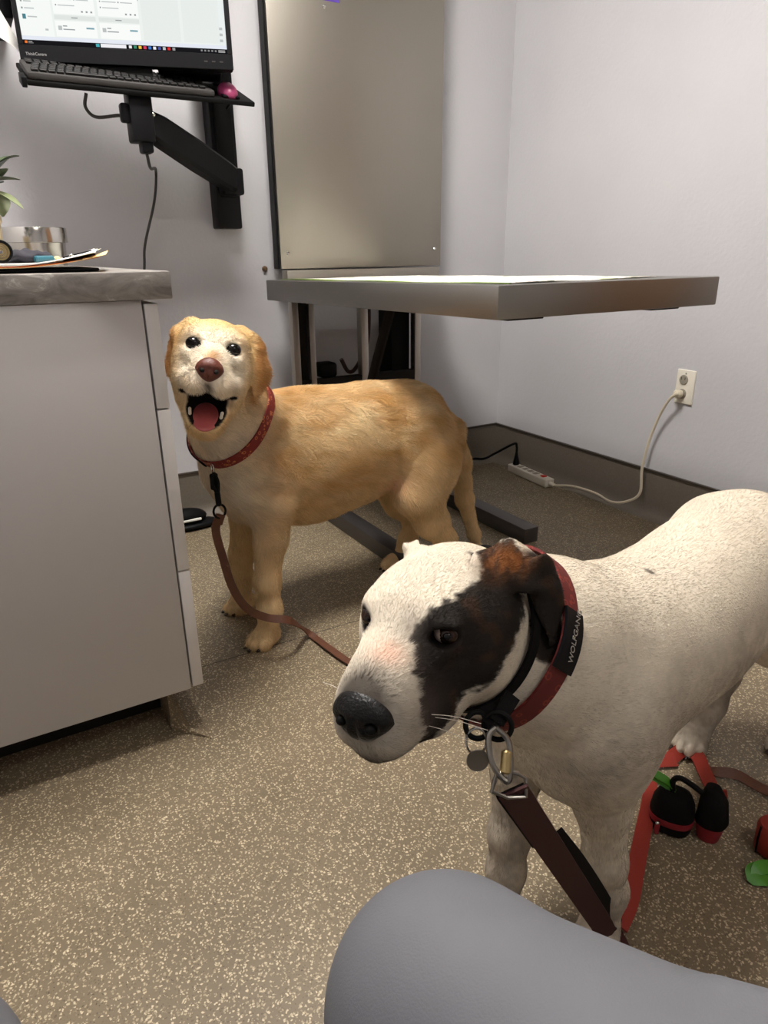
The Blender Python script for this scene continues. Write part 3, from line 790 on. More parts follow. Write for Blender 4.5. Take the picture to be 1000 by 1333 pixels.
# ------------------------------------------------------------------ organic modelling: smooth blends of tapered volumes, one continuous surface
class Body:
    def __init__(self): self.pr = []
    def cap(self, a, b, ra, rb, k=.02, sub=False, flat=None):
        a = np.array(a, float); b = np.array(b, float); m = max(ra, rb)
        lo = np.minimum(a, b) - m; hi = np.maximum(a, b) + m
        def f(p):
            pa = p - a; ba = b - a
            t = np.clip((pa @ ba) / max(ba @ ba, 1e-9), 0, 1)
            d = pa - t[..., None] * ba
            if flat is not None:                      # flat = (unit normal, factor): squash along the normal
                nn, s = flat; h = d @ nn
                d = d + (h * (1 / s - 1))[..., None] * nn
                return (np.sqrt((d * d).sum(-1)) - (ra + (rb - ra) * t)) * (s * .6 + .2)
            return np.sqrt((d * d).sum(-1)) - (ra + (rb - ra) * t)
        self.pr.append((f, lo, hi, k, sub)); return self
    def chain(self, pts, rad, k=.02, flat=None):
        for i in range(len(pts) - 1): self.cap(pts[i], pts[i + 1], rad[i], rad[i + 1], k, False, flat)
        return self
    def ell(self, c, r, R=None, k=.02, sub=False):
        c = np.array(c, float); r = np.array(r, float); R = np.eye(3) if R is None else np.array(R, float)
        e = np.sqrt(((R * r) ** 2).sum(1)); lo = c - e; hi = c + e
        def f(p):
            q = (p - c) @ R
            k0 = np.sqrt(((q / r) ** 2).sum(-1)); k1 = np.sqrt(((q / (r * r)) ** 2).sum(-1))
            return k0 * (k0 - 1) / np.maximum(k1, 1e-9)
        self.pr.append((f, lo, hi, k, sub)); return self
    def build(self, res, taubin=4):
        LO = np.min([p[1] for p in self.pr if not p[4]], 0) - .012; HI = np.max([p[2] for p in self.pr if not p[4]], 0) + .012
        n = np.ceil((HI - LO) / res).astype(int) + 1
        g = np.full(n, .06, np.float32)
        ax = [LO[i] + res * np.arange(n[i]) for i in range(3)]
        for f, lo, hi, k, sub in self.pr:
            m = k + .012
            i0 = np.maximum(np.floor((lo - m - LO) / res).astype(int), 0); i1 = np.minimum(np.ceil((hi + m - LO) / res).astype(int) + 1, n)
            sl = tuple(slice(a, b) for a, b in zip(i0, i1))
            if min(b - a for a, b in zip(i0, i1)) <= 0: continue
            P = np.stack(np.meshgrid(*[ax[i][sl[i]] for i in range(3)], indexing='ij'), -1)
            d = f(P).astype(np.float32); G = g[sl]
            if sub:
                d = -d; h = np.maximum(k - np.abs(G - d), 0) / k
                g[sl] = np.maximum(G, d) + h * h * k * .25
            else:
                h = np.maximum(k - np.abs(G - d), 0) / k
                g[sl] = np.minimum(G, d) - h * h * k * .25
        # surface nets
        s = g < 0
        nx, ny, nz = n
        c = np.zeros((nx - 1, ny - 1, nz - 1), np.int8)
        for dx in (0, 1):
            for dy in (0, 1):
                for dz in (0, 1): c += s[dx:nx - 1 + dx, dy:ny - 1 + dy, dz:nz - 1 + dz]
        I = np.argwhere((c > 0) & (c < 8))
        idx = np.full(c.shape, -1, np.int32); idx[I[:, 0], I[:, 1], I[:, 2]] = np.arange(len(I))
        acc = np.zeros((len(I), 3)); cnt = np.zeros(len(I))
        cor = [(a, b_, d) for a in (0, 1) for b_ in (0, 1) for d in (0, 1)]
        val = {q_: g[I[:, 0] + q_[0], I[:, 1] + q_[1], I[:, 2] + q_[2]].astype(float) for q_ in cor}
        for q1 in cor:
            for a in range(3):
                if q1[a] == 0:
                    q2 = tuple(1 if i == a else q1[i] for i in range(3))
                    v1, v2 = val[q1], val[q2]; mk = (v1 < 0) != (v2 < 0)
                    t = np.where(mk, v1 / np.where(mk, v1 - v2, 1), 0)
                    p = np.array(q1, float)[None, :] + np.zeros((len(I), 3)); p[:, a] = t
                    acc[mk] += p[mk]; cnt[mk] += 1
        V = LO + res * (I + acc / np.maximum(cnt, 1)[:, None])
        F = []
        for a in range(3):
            b_, d = [(1, 2), (2, 0), (0, 1)][a]
            sl1 = [slice(1, n[i] - 1) for i in range(3)]; sl1[a] = slice(0, n[a] - 1)
            sl2 = list(sl1); sl2[a] = slice(1, n[a])
            A = s[tuple(sl1)]; B = s[tuple(sl2)]
            for inside in (True, False):
                E = np.argwhere((A != B) & (A == inside))
                if not len(E): continue
                off = np.ones(3, int); off[a] = 0; E = E + off
                quad = []
                for (ob, od) in ((1, 1), (0, 1), (0, 0), (1, 0)):
                    e = E.copy(); e[:, b_] -= ob; e[:, d] -= od; quad.append(idx[e[:, 0], e[:, 1], e[:, 2]])
                qd = np.stack(quad, 1)
                F.append(qd if inside else qd[:, ::-1])
        F = np.concatenate(F)
        # keep the biggest connected piece out of trouble: drop faces with missing cells
        F = F[(F >= 0).all(1)]
        e = np.concatenate([F[:, [0, 1]], F[:, [1, 2]], F[:, [2, 3]], F[:, [3, 0]]])
        deg = np.bincount(e.ravel(), minlength=len(V)).astype(float); deg[deg == 0] = 1
        for it in range(taubin):
            for lam in (.55, -.57):
                L = np.stack([np.bincount(e[:, 0], V[e[:, 1], i], len(V)) + np.bincount(e[:, 1], V[e[:, 0], i], len(V)) for i in range(3)], 1) / deg[:, None]
                V = V + lam * (L - V)
        return V, F

def vnormals(V, F):
    N = np.zeros_like(V)
    fn = np.cross(V[F[:, 2]] - V[F[:, 0]], V[F[:, 3]] - V[F[:, 1]])
    for j in range(4):
        for i in range(3): N[:, i] += np.bincount(F[:, j], fn[:, i], len(V))
    return N / (np.linalg.norm(N, axis=1, keepdims=True) + 1e-12)

def organic_mesh(name, V, F, C=None):
    me = bpy.data.meshes.new(name)
    me.vertices.add(len(V)); me.vertices.foreach_set('co', V.astype(np.float32).ravel())
    me.loops.add(len(F) * 4); me.loops.foreach_set('vertex_index', F.astype(np.int32).ravel())
    me.polygons.add(len(F)); me.polygons.foreach_set('loop_start', np.arange(0, len(F) * 4, 4, dtype=np.int32))
    me.polygons.foreach_set('use_smooth', np.ones(len(F), bool))
    me.update(calc_edges=True); me.validate()
    if C is not None:
        ca = me.color_attributes.new('coat', 'FLOAT_COLOR', 'POINT')
        ca.data.foreach_set('color', np.concatenate([C, np.ones((len(C), 1))], 1).astype(np.float32).ravel())
    return me

def vnoise(P, scale, seed=0):
    """cheap smooth value noise in 0..1"""
    q = P * scale; i = np.floor(q).astype(np.int64); f = q - i; f = f * f * (3 - 2 * f)
    def h(a):
        x = (a[:, 0] * 374761393 + a[:, 1] * 668265263 + a[:, 2] * 2147483647 + seed * 1442695041) & 0xffffffff
        x = ((x ^ (x >> 13)) * 1274126177) & 0xffffffff
        return ((x ^ (x >> 16)) & 0xffff) / 65535.0
    r = 0
    for dx in (0, 1):
        for dy in (0, 1):
            for dz in (0, 1):
                w = (f[:, 0] if dx else 1 - f[:, 0]) * (f[:, 1] if dy else 1 - f[:, 1]) * (f[:, 2] if dz else 1 - f[:, 2])
                r = r + w * h(i + np.array([dx, dy, dz]))
    return r

def fur_curves(name, V, F, C, N, count, length, flow, lift, radius, jitter=.25, mask=None, seed=3):
    """short strands rooted on the skin; flow(P)->direction, length(P)->metres"""
    g = np.random.default_rng(seed)
    A = V[F[:, 0]]; B = V[F[:, 1]]; Cc = V[F[:, 2]]; D = V[F[:, 3]]
    area = np.linalg.norm(np.cross(Cc - A, D - B), axis=1) * .5
    w = area.copy()
    if mask is not None: w = w * mask[F].mean(1)
    cs = np.cumsum(w); fi = np.searchsorted(cs, g.random(count) * cs[-1]); fi = np.minimum(fi, len(F) - 1)
    u = g.random((count, 1)); v = g.random((count, 1))
    bl = lambda X: (1 - u) * (1 - v) * X[F[fi, 0]] + u * (1 - v) * X[F[fi, 1]] + u * v * X[F[fi, 2]] + (1 - u) * v * X[F[fi, 3]]
    P = bl(V); nn = bl(N); nn /= np.linalg.norm(nn, axis=1, keepdims=True); col = bl(C)
    fl = flow(P); fl = fl + g.normal(0, jitter, fl.shape)
    fl = fl - nn * (fl * nn).sum(1, keepdims=True); fl /= (np.linalg.norm(fl, axis=1, keepdims=True) + 1e-9)
    L = (length(P) * (.65 + .7 * g.random(count)))[:, None]
    lf = lift
    p0 = P - nn * .0006
    p1 = P + (fl * .5 + nn * lf) * L * .5
    p2 = P + (fl * 1.0 + nn * lf * 1.15) * L
    pts = np.stack([p0, p1, p2], 1).reshape(-1, 3)
    cur = bpy.data.hair_curves.new(name)
    cur.add_curves([3] * count)
    cur.attributes['position'].data.foreach_set('vector', pts.astype(np.float32).ravel())
    ra = cur.attributes.get('radius') or cur.attributes.new('radius', 'FLOAT', 'POINT')
    rr = np.tile(np.array([1.0, .8, .15]) * radius, count)
    ra.data.foreach_set('value', rr.astype(np.float32))
    col = np.clip(col * (.80 + .30 * g.random((count, 1))) * (.85 + .30 * vnoise(P, 55, seed))[:, None], 0, 1)
    ca = cur.attributes.new('coat', 'FLOAT_COLOR', 'CURVE')
    ca.data.foreach_set('color', np.concatenate([col, np.ones((count, 1))], 1).astype(np.float32).ravel())
    return cur

def sstep(a, b, x):
    t = np.clip((x - a) / (b - a), 0, 1); return t * t * (3 - 2 * t)

def paw(bd, c, fwd_, r=1.0, k=.012):
    """four toes on a paw; c = centre on the floor, fwd_ = direction the toes point"""
    f = np.array([fwd_[0], fwd_[1], 0.0]); f /= np.linalg.norm(f); s = np.array([-f[1], f[0], 0.0]); c = np.array(c, float)
    R = np.stack([f, s, [0, 0, 1]], 1)
    bd.ell(c + np.array([0, 0, .024 * r]), (.038 * r, .030 * r, .024 * r), R, k)
    for o, fw in ((-.024, .018), (-.0085, .033), (.0085, .033), (.024, .018)):
        bd.ell(c + s * o * r + f * fw * r + np.array([0, 0, .0155 * r]), (.021 * r, .0095 * r, .0155 * r), R, .004)
    out = []
    for o, fw in ((-.024, .018), (-.0085, .033), (.0085, .033), (.024, .018)):
        out.append((c + s * o * r + f * (fw + .0215) * r + np.array([0, 0, .008 * r]), R, r))
    return out

FURMAT = mat_attr('coat hair', rough=.6, spec=.12)
SKINMAT = mat_attr('coat skin', rough=.75, spec=.2, bump=.25, bscale=260)
M['eye'] = simple('dark wet eye', (.004, .003, .0025), .10, spec=.35)
M['claw'] = simple('dark claw', lin(40, 30, 24), .4)

# ------------------------------------------------------------------ yellow dog
HR = np.array([(-0.3086, 0.9212, 0.2368), (-0.9404, -0.3329, 0.0697), (0.143, -0.2012, 0.969)]); HT = np.array((0.4157, 1.3923, 0.7451))
def hp(x, y, z): return HT + HR @ np.array([x, y, z], float)
def he(bd, c, r, k=.02, sub=False, R=None): bd.ell(hp(*c), r, HR if R is None else HR @ R, k, sub)
def roty(a):
    a = math.radians(a); return np.array([[math.cos(a), 0, math.sin(a)], [0, 1, 0], [-math.sin(a), 0, math.cos(a)]])
def rotx(a):
    a = math.radians(a); return np.array([[1, 0, 0], [0, math.cos(a), -math.sin(a)], [0, math.sin(a), math.cos(a)]])
def rotz(a):
    a = math.radians(a); return np.array([[math.cos(a), -math.sin(a), 0], [math.sin(a), math.cos(a), 0], [0, 0, 1]])

def lab_body():
    b = Body()
    # trunk: head end at low x
    b.ell((.70, 1.605, .440), (.20, .126, .175), None, .05)
    b.ell((.545, 1.595, .445), (.105, .110, .150), None, .05)
    b.ell((.84, 1.605, .455), (.18, .120, .160), None, .05)
    b.ell((.94, 1.61, .475), (.15, .110, .132), None, .05)
    b.ell((1.025, 1.612, .488), (.110, .112, .112), None, .05)
    b.ell((.66, 1.61, .560), (.12, .065, .048), None, .05)
    # neck
    b.chain([(.585, 1.60, .50), (.500, 1.525, .585), tuple(hp(-.05, 0, -.03))], [.105, .082, .070], .045)
    b.chain([(.50, 1.56, .47), (.455, 1.48, .58), tuple(hp(-.03, 0, -.075))], [.085, .068, .046], .04)
    # front legs
    paws = []
    for y, px, py, s in ((1.508, .500, 1.490, -1), (1.690, .512, 1.695, 1)):
        b.ell((.560, y + s * -.005, .41), (.068, .042, .11), None, .04)
        b.chain([(.560, y, .37), (.552, y, .285), (.530, (y + py) / 2, .17), (.528, py, .095), (.520, py, .045)], [.050, .037, .030, .0275, .0265], .02)
        paws += paw(b, (px + .012, py, 0), (-1, -.25 if s < 0 else -.12), 1.05)
    # hind legs
    for y, s, dx in ((1.515, -1, -.045), (1.705, 1, -.035)):
        b.ell((1.075 + dx, y, .415), (.092, .052, .135), roty(-10), .045)
        b.ell((1.060 + dx, y - s * .01, .33), (.058, .044, .09), roty(-10), .03)
        b.chain([(1.075 + dx, y, .40), (1.035 + dx, y, .32), (1.085 + dx, y, .22), (1.135 + dx, y, .155), (1.115 + dx, y, .085), (1.095 + dx, y, .04)], [.078, .062, .046, .029, .025, .026], .025)
        paws += paw(b, (1.07 + dx, y, 0), (-1, -.1), 1.0)
    # tail
    b.chain([(1.11, 1.615, .50), (1.1864, 1.6300, 0.4442), (1.2255, 1.6400, 0.3402), (1.2585, 1.6500, 0.2055), (1.3086, 1.6600, 0.0722), (1.3384, 1.6650, -0.0058)], [.040, .032, .029, .025, .018, .009], .02)
    # head
    he(b, (-.005, 0, .012), (.088, .074, .064), .03)
    he(b, (.040, .030, .036), (.036, .030, .022), .02); he(b, (.040, -.030, .036), (.036, .030, .022), .02)
    for s in (1, -1):
        he(b, (.022, s * .046, -.028), (.055, .028, .046), .03)
        he(b, (.076, s * .036, .0040), (.010, .015, .004), .014)
    b.cap(hp(.05, 0, -.008), hp(.128, 0, -.026), .044, .031, .03)
    for s in (1, -1):
        he(b, (.112, s * .025, -.045), (.042, .024, .026), .010, R=rotz(-s * 8))
        he(b, (.066, s * .047, -.047), (.034, .015, .020), .015)
        he(b, (.035, s * .052, -.062), (.030, .013, .030), .02)
    b.cap(hp(.160, 0, -.044), hp(.152, 0, -.066), .003, .004, .006, True)
    # lower jaw, mouth open
    for t in (1, -1): b.cap(hp(.01, t * .036, -.085), hp(.082, t * .016, -.128), .022, .013, .02)
    b.cap(hp(.0, 0, -.08), hp(.05, 0, -.122), .045, .026, .03)
    b.cap(hp(.05, 0, -.128), hp(.086, 0, -.131), .026, .016, .02)
    he(b, (.094, 0, -.090), (.066, .044, .033), .006, True, R=roty(22))
    he(b, (.080, 0, -.072), (.046, .053, .012), .007, True, R=roty(14))
    # ears
    for s in (1, -1):
        nrm = HR @ np.array([.55, s * .80, .15]); nrm /= np.linalg.norm(nrm)
        if s > 0: pts = [hp(-.022, .056, .040), hp(-.018, .080, .026), hp(-.008, .096, -.010), hp(.008, .092, -.054)]
        else: pts = [hp(-.022, -.055, .040), hp(-.026, -.068, .018), hp(-.024, -.072, -.02), hp(-.016, -.070, -.050)]
        b.chain(pts, [.026, .032, .029, .012], .010, (nrm, .24))
        b.cap(hp(-.02, s * .05, .045), hp(-.02, s * .070, .036), .022, .018, .02)
    # eye sockets
    for s in (1, -1): he(b, (.083, s * .037, .022), (.013, .0165, .0125), .006, True)
    return b, paws
LB, LPAWS = lab_body()
LV_, LF_ = LB.build(.0036)
LN = vnormals(LV_, LF_)

def lab_coat(P):
    q = (P - HT) @ HR
    gold = np.array(lin(206, 158, 92)); pale = np.array(lin(244, 222, 178)); white = np.array(lin(246, 238, 222)); orange = np.array(lin(190, 128, 62)); cream = np.array(lin(232, 204, 158))
    n1 = vnoise(P * [.6, 1, 1.6], 26, 1); n2 = vnoise(P, 9, 2); n3 = vnoise(P * [.5, 1, 2.2], 60, 5)
    C = gold + (pale - gold) * np.clip(.08 + .80 * n1 + .45 * (n2 - .5) + .45 * (n3 - .5), 0, 1)[:, None]
    # saddle slightly deeper, belly and legs paler
    low = sstep(.46, .30, P[:, 2])
    C = C + (cream - C) * (low * .75)[:, None]
    th = np.exp(-(((P - np.array([1.06, 1.50, .34])) / [.10, .08, .12]) ** 2).sum(1)); C = C + (cream - C) * (th * .6)[:, None]
    # head
    hd = np.exp(-((q / [.16, .13, .13]) ** 4).sum(1))
    face = np.exp(-(((q - [.095, 0, -.015]) / [.085, .072, .088]) ** 2).sum(1) ** 2)
    C = C + (np.array(lin(236, 206, 152)) - C) * (hd * .7)[:, None]
    C = C + (white - C) * (np.clip(face * 1.3, 0, 1) * .9)[:, None]
    brow = np.exp(-(((q - [.03, 0, .07]) / [.06, .05, .03]) ** 2).sum(1)); C = C + (np.array(lin(230, 192, 130)) - C) * (brow * .7)[:, None]
    bridge = np.exp(-(((q - [.135, 0, .0]) / [.030, .013, .03]) ** 2).sum(1)); C = C + (np.array(lin(214, 160, 92)) - C) * (bridge * .8)[:, None]
    # chest front cream
    ch = np.exp(-(((P - np.array([.43, 1.50, .45])) / [.10, .12, .16]) ** 2).sum(1)); C = C + (white - C) * (np.clip(ch * 1.2, 0, 1) * .8)[:, None]
    tc_ = np.exp(-(((P - np.array([.44, 1.43, .58])) / [.08, .08, .06]) ** 2).sum(1)); C = C + (white - C) * (np.clip(tc_ * 1.2, 0, 1) * .6)[:, None]
    # ears
    ear = sstep(.074, .086, np.abs(q[:, 1])) * sstep(.075, .05, q[:, 2]) * sstep(.03, .01, q[:, 0]) * sstep(-.09, -.075, q[:, 2]) * sstep(-.08, -.06, q[:, 0])
    C = C + (orange - C) * (ear * .7)[:, None]
    # dark eye rims, mouth lining
    for s in (1, -1):
        d = np.linalg.norm((q - [.080, s * .037, .022]) / [1.4, 1.15, .9], axis=1)
        C = C + (np.array(lin(28, 20, 14)) - C) * sstep(.0165, .0115, d)[:, None]
    mc = np.minimum(np.linalg.norm((q - [.094, 0, -.090]) @ roty(22) / [.068, .0455, .0345], axis=1), np.linalg.norm((q - [.080, 0, -.072]) @ roty(14) / [.048, .055, .014], axis=1))
    C = C + (np.array(lin(20, 12, 11)) - C) * sstep(1.10 + .14 * sstep(-.088, -.105, q[:, 2]), 1.02 + .12 * sstep(-.088, -.105, q[:, 2]), mc)[:, None]
    lipc = np.exp(-(((q - [.14, 0, -.048]) / [.02, .010, .014]) ** 2).sum(1)); C = C + (np.array(lin(60, 44, 36)) - C) * (np.clip(lipc * 1.2, 0, 1) * .8)[:, None]
    # pink bare skin in the flank fold
    pk = np.exp(-(((P - np.array([.93, 1.55, .36])) / [.05, .05, .035]) ** 2).sum(1)); C = C + (np.array(lin(214, 150, 128)) - C) * (pk * .8)[:, None]
    return np.clip(C, 0, 1)
LC = lab_coat(LV_)
lab = thing('dog', 'yellow dog with open mouth and red collar standing beside the cabinet', 'dog', (.8, 1.6, 0))
part('body', organic_mesh('body', LV_, LF_, LC), SKINMAT, lab)
def lab_flow(P):
    q = (P - HT) @ HR
    w = np.exp(-((q / [.19, .14, .15]) ** 4).sum(1))[:, None]
    hf = (np.array([-1.0, 0, -.25]) + q * [0, 4, 0]) @ HR.T
    bf = np.tile(np.array([.9, 0, -.55]), (len(P), 1))
    leg = sstep(.34, .26, P[:, 2])[:, None]
    bf = bf * (1 - leg) + np.array([.1, 0, -1.0]) * leg
    tl = sstep(1.19, 1.22, P[:, 0])[:, None]; bf = bf * (1 - tl) + np.array([.3, .05, -1.0]) * tl
    tuft = np.stack([vnoise(P, 34, 21 + i) - .5 for i in range(3)], 1) * 1.5
    return (bf + tuft) * (1 - w) + hf * w
def lab_len(P):
    q = (P - HT) @ HR; w = np.exp(-((q / [.17, .12, .13]) ** 4).sum(1))
    leg = sstep(.30, .2, P[:, 2])
    return .022 * (1 - w) * (1 - .55 * leg) + .0065 * w
lq = (LV_ - HT) @ HR
lmask = np.ones(len(LV_))
lmask *= 1 - sstep(1.16, 1.08, np.minimum(np.linalg.norm((lq - [.094, 0, -.090]) @ roty(22) / [.068, .0455, .0345], axis=1), np.linalg.norm((lq - [.080, 0, -.072]) @ roty(14) / [.048, .055, .014], axis=1)))
for s in (1, -1): lmask *= 1 - sstep(.019, .013, np.linalg.norm((lq - [.080, s * .037, .022]) / [1.4, 1.15, .9], axis=1))
lmask *= 1 - sstep(1.34, 1.24, np.linalg.norm((lq - [.094, 0, -.090]) @ roty(22) / [.068, .0455, .0345], axis=1)) * sstep(-.088, -.098, lq[:, 2])
lmask *= 1 - sstep(.030, .022, np.linalg.norm(lq - [.158, 0, -.024], axis=1))
lmask += 1.2 * np.exp(-((lq / [.17, .12, .13]) ** 4).sum(1)) * lmask
fo = part('fur', fur_curves('fur', LV_, LF_, LC, LN, 170000, lab_len, lab_flow, .20, .00040, .16, lmask), FURMAT, lab)
fo['kind'] = 'stuff'
# features
for s in (1, -1):
    e = part('eye', ellipsoid('eye', hp(.0715, s * .037, .0220), (.0132, .0155, .0128), HR), M['eye'], lab)
NOSE_L = simple('reddish brown nose leather', lin(98, 48, 34), .42, noise=.35, nscale=220, bump=.4, bscale=420)
def nose_mesh(name, hpf, R, w, h, dpt, c):
    bm = bmesh.new(); bmesh.ops.create_uvsphere(bm, u_segments=32, v_segments=20, radius=1.0)
    for v in bm.verts:
        x, y, z = v.co
        y *= 1.06 - .34 * max(0, -z) - .10 * max(0, z)            # narrower at the bottom
        # nostrils
        for s in (1, -1):
            d2 = ((y - s * .52) / .22) ** 2 + ((z + .08) / .26) ** 2
            if x > 0: x -= .42 * math.exp(-d2 * 1.5)
        if x > .3: x -= .25 * math.exp(-(y / .07) ** 2) * (1 if z < .2 else 0)
        p = hpf(c[0] + x * dpt, c[1] + y * w, c[2] + z * h)
        v.co = Vector(p)
    return finish(bm, name, angle=80)
nose_l = part('nose', nose_mesh('nose', hp, HR, .0245, .0220, .016, (.1520, 0, -.0215)), NOSE_L, lab)
for s in (1, -1): part('nostril', ellipsoid('nostril', hp(.1520 + .0118, s * .0125, -.0240), (.0045, .0050, .0042), HR @ rotz(s * 25), 12), M['dark'], nose_l)
TONG = simple('pink wet tongue', lin(186, 92, 92), .28, noise=.12, nscale=90, bump=.2)
part('tongue', ellipsoid('tongue', hp(.068, 0, -.112), (.052, .027, .009), HR @ roty(30)), TONG, lab)
for c_, R_, r_ in LPAWS:
    part('claw', ellipsoid('claw', c_, (.007, .003, .0042), R_, 10), M['claw'], lab)
for s in (1, -1):
    part('tooth', cyl_between('tooth', tuple(hp(.080, s * .029, -.113)), tuple(hp(.084, s * .031, -.098)), .0032, 8, .002), M['white_pl'], lab)

# ------------------------------------------------------------------ white dog with the dark face patch
WR = np.array([(-0.8749, 0.4825, 0.0424), (-0.4791, -0.8749, 0.0699), (0.0708, 0.0408, 0.9967)]); WT = np.array((0.3793, 0.5333, 0.5809))
def wp(x, y, z): return WT + WR @ np.array([x, y, z], float)
def we(bd, c, r, k=.02, sub=False, R=None): bd.ell(wp(*c), r, WR if R is None else WR @ R, k, sub)
def white_body():
    b = Body()
    # trunk, head end towards the viewer's left
    b.ell((.630, .540, .405), (.115, .108, .140), rotz(15), .05)
    b.ell((.745, .562, .410), (.165, .118, .124), rotz(12), .05)
    b.ell((.880, .590, .403), (.170, .118, .133), rotz(12), .05)
    b.ell((1.000, .615, .426), (.150, .114, .120), rotz(12), .05)
    b.ell((1.100, .640, .442), (.120, .108, .108), rotz(12), .05)
    b.ell((.650, .570, .480), (.110, .068, .040), rotz(15), .05)
    b.ell((.585, .505, .370), (.085, .088, .105), rotz(25), .05)
    # neck and throat
    b.chain([(.640, .555, .440), (.550, .550, .495), tuple(wp(-.055, 0, -.02))], [.098, .085, .072], .045)
    b.chain([(.575, .52, .41), (.49, .525, .475), tuple(wp(-.02, 0, -.05))], [.083, .072, .056], .04)
    # front legs
    paws = []
    for (sx, sy), (px, py) in (((.570, .590), (.528, .570)), ((.602, .476), (.630, .470))):
        b.ell((sx, sy, .35), (.050, .045, .09), rotz(20), .035)
        b.chain([(sx, sy, .33), (sx * .7 + px * .3 - .004, sy * .7 + py * .3, .255), (sx * .3 + px * .7, sy * .3 + py * .7, .15), (px + .004, py, .09), (px, py, .045)], [.044, .034, .0275, .0255, .0255], .02)
        b.ell((px + .022, py + .006, .115), (.008, .007, .009), None, .008)
        paws += paw(b, (px - .012, py - .006, 0), (-1, -.5), 1.0)
    # hind legs
    for (hx, hy), (px, py) in (((1.105, .715), (1.100, .672)), ((1.185, .575), (1.25, .565))):
        b.ell((hx, hy, .39), (.090, .050, .120), roty(-10), .045)
        b.chain([(hx, hy, .37), (hx - .035, hy, .29), (px + .050, (hy + py) / 2, .20), (px + .075, py, .145), (px + .05, py, .08), (px + .03, py, .045)], [.070, .055, .038, .027, .024, .025], .025)
        paws += paw(b, (px + .005, py, 0), (-1, -.35), 1.05)
    b.chain([(1.20, .665, .49), (1.255, .68, .44), (1.285, .69, .34), (1.30, .69, .25)], [.030, .022, .017, .009], .02)
    # head
    we(b, (-.008, 0, -.002), (.088, .073, .066), .03)
    for s in (1, -1):
        we(b, (.005, s * .048, -.025), (.058, .033, .052), .03)
        we(b, (.055, s * .030, .022), (.030, .026, .022), .02)
        (we(b, (.074, s * .041, .0265), (.010, .015, .005), .006), we(b, (.076, s * .041, .0025), (.009, .013, .004), .006)) if s > 0 else None
    b.cap(wp(.05, 0, -.008), wp(.128, 0, -.038), .046, .036, .03)
    we(b, (.100, 0, -.030), (.060, .037, .036), .02, R=roty(16))
    for s in (1, -1):
        we(b, (.108, s * .021, -.055), (.054, .024, .031), .016, R=roty(10))
        we(b, (.062, s * .034, -.062), (.045, .020, .034), .02, R=roty(6))
    b.cap(wp(.02, 0, -.060), wp(.132, 0, -.080), .034, .020, .02)
    # lip line crease
    for s in (1, -1): b.cap(wp(.150, s * .012, -.077), wp(.070, s * .056, -.080), .003, .004, .006, True)
    # ears: the left one folded back and hanging, the right one laid back
    n1 = WR @ np.array([.1, .75, .65]); n1 /= np.linalg.norm(n1)
    b.chain([wp(-.010, .050, .050), wp(-.040, .070, .052), wp(-.066, .088, .036)], [.026, .027, .022], .008, (n1, .24))
    n2 = WR @ np.array([.35, .93, .1]); n2 /= np.linalg.norm(n2)
    b.chain([wp(-.060, .088, .036), wp(-.062, .100, .004), wp(-.050, .108, -.030)], [.025, .019, .007], .006, (n2, .26))
    n3 = WR @ np.array([.25, -.85, .45]); n3 /= np.linalg.norm(n3)
    b.chain([wp(-.035, -.050, .040), wp(-.050, -.062, .042), wp(-.046, -.071, .049)], [.018, .010, .004], .008, (n3, .28))
    for s in (1, -1): we(b, (.080, s * .041, .014), (.011, .0135, .0085), .006, True)
    return b, paws
WB, WPAWS = white_body()
WV, WF = WB.build(.0032)
WN = vnormals(WV, WF)

def poly_in(x, y, poly):
    """signed distance to a polygon, negative inside"""
    p = np.array(poly, float); d = np.full(x.shape, 1e9); ins = np.zeros(x.shape, bool)
    for i in range(len(p)):
        a, b_ = p[i], p[(i + 1) % len(p)]
        ex, ey = b_ - a; wx, wy = x - a[0], y - a[1]
        t = np.clip((wx * ex + wy * ey) / (ex * ex + ey * ey), 0, 1)
        d = np.minimum(d, np.hypot(wx - ex * t, wy - ey * t))
        cnd = ((a[1] > y) != (b_[1] > y))
        xi = a[0] + (y - a[1]) / (b_[1] - a[1] + 1e-12) * ex
        ins ^= cnd & (x < xi)
    return np.where(ins, -d, d)
PATCH = [(-0.025, 0.0922), (0.013, 0.0692), (0.062, 0.0703), (0.086, 0.0805), (0.104, 0.0793), (0.119, 0.0315), (0.125, -0.0054), (0.126, -0.0366), (0.123, -0.072), (0.118, -0.0976), (0.088, -0.0976), (0.09, -0.0683), (0.074, -0.039), (0.035, -0.0256), (0.023, -0.0068), (-0.002, 0.0073), (-0.036, 0.0195), (-0.048, 0.0342), (-0.052, 0.0732)]
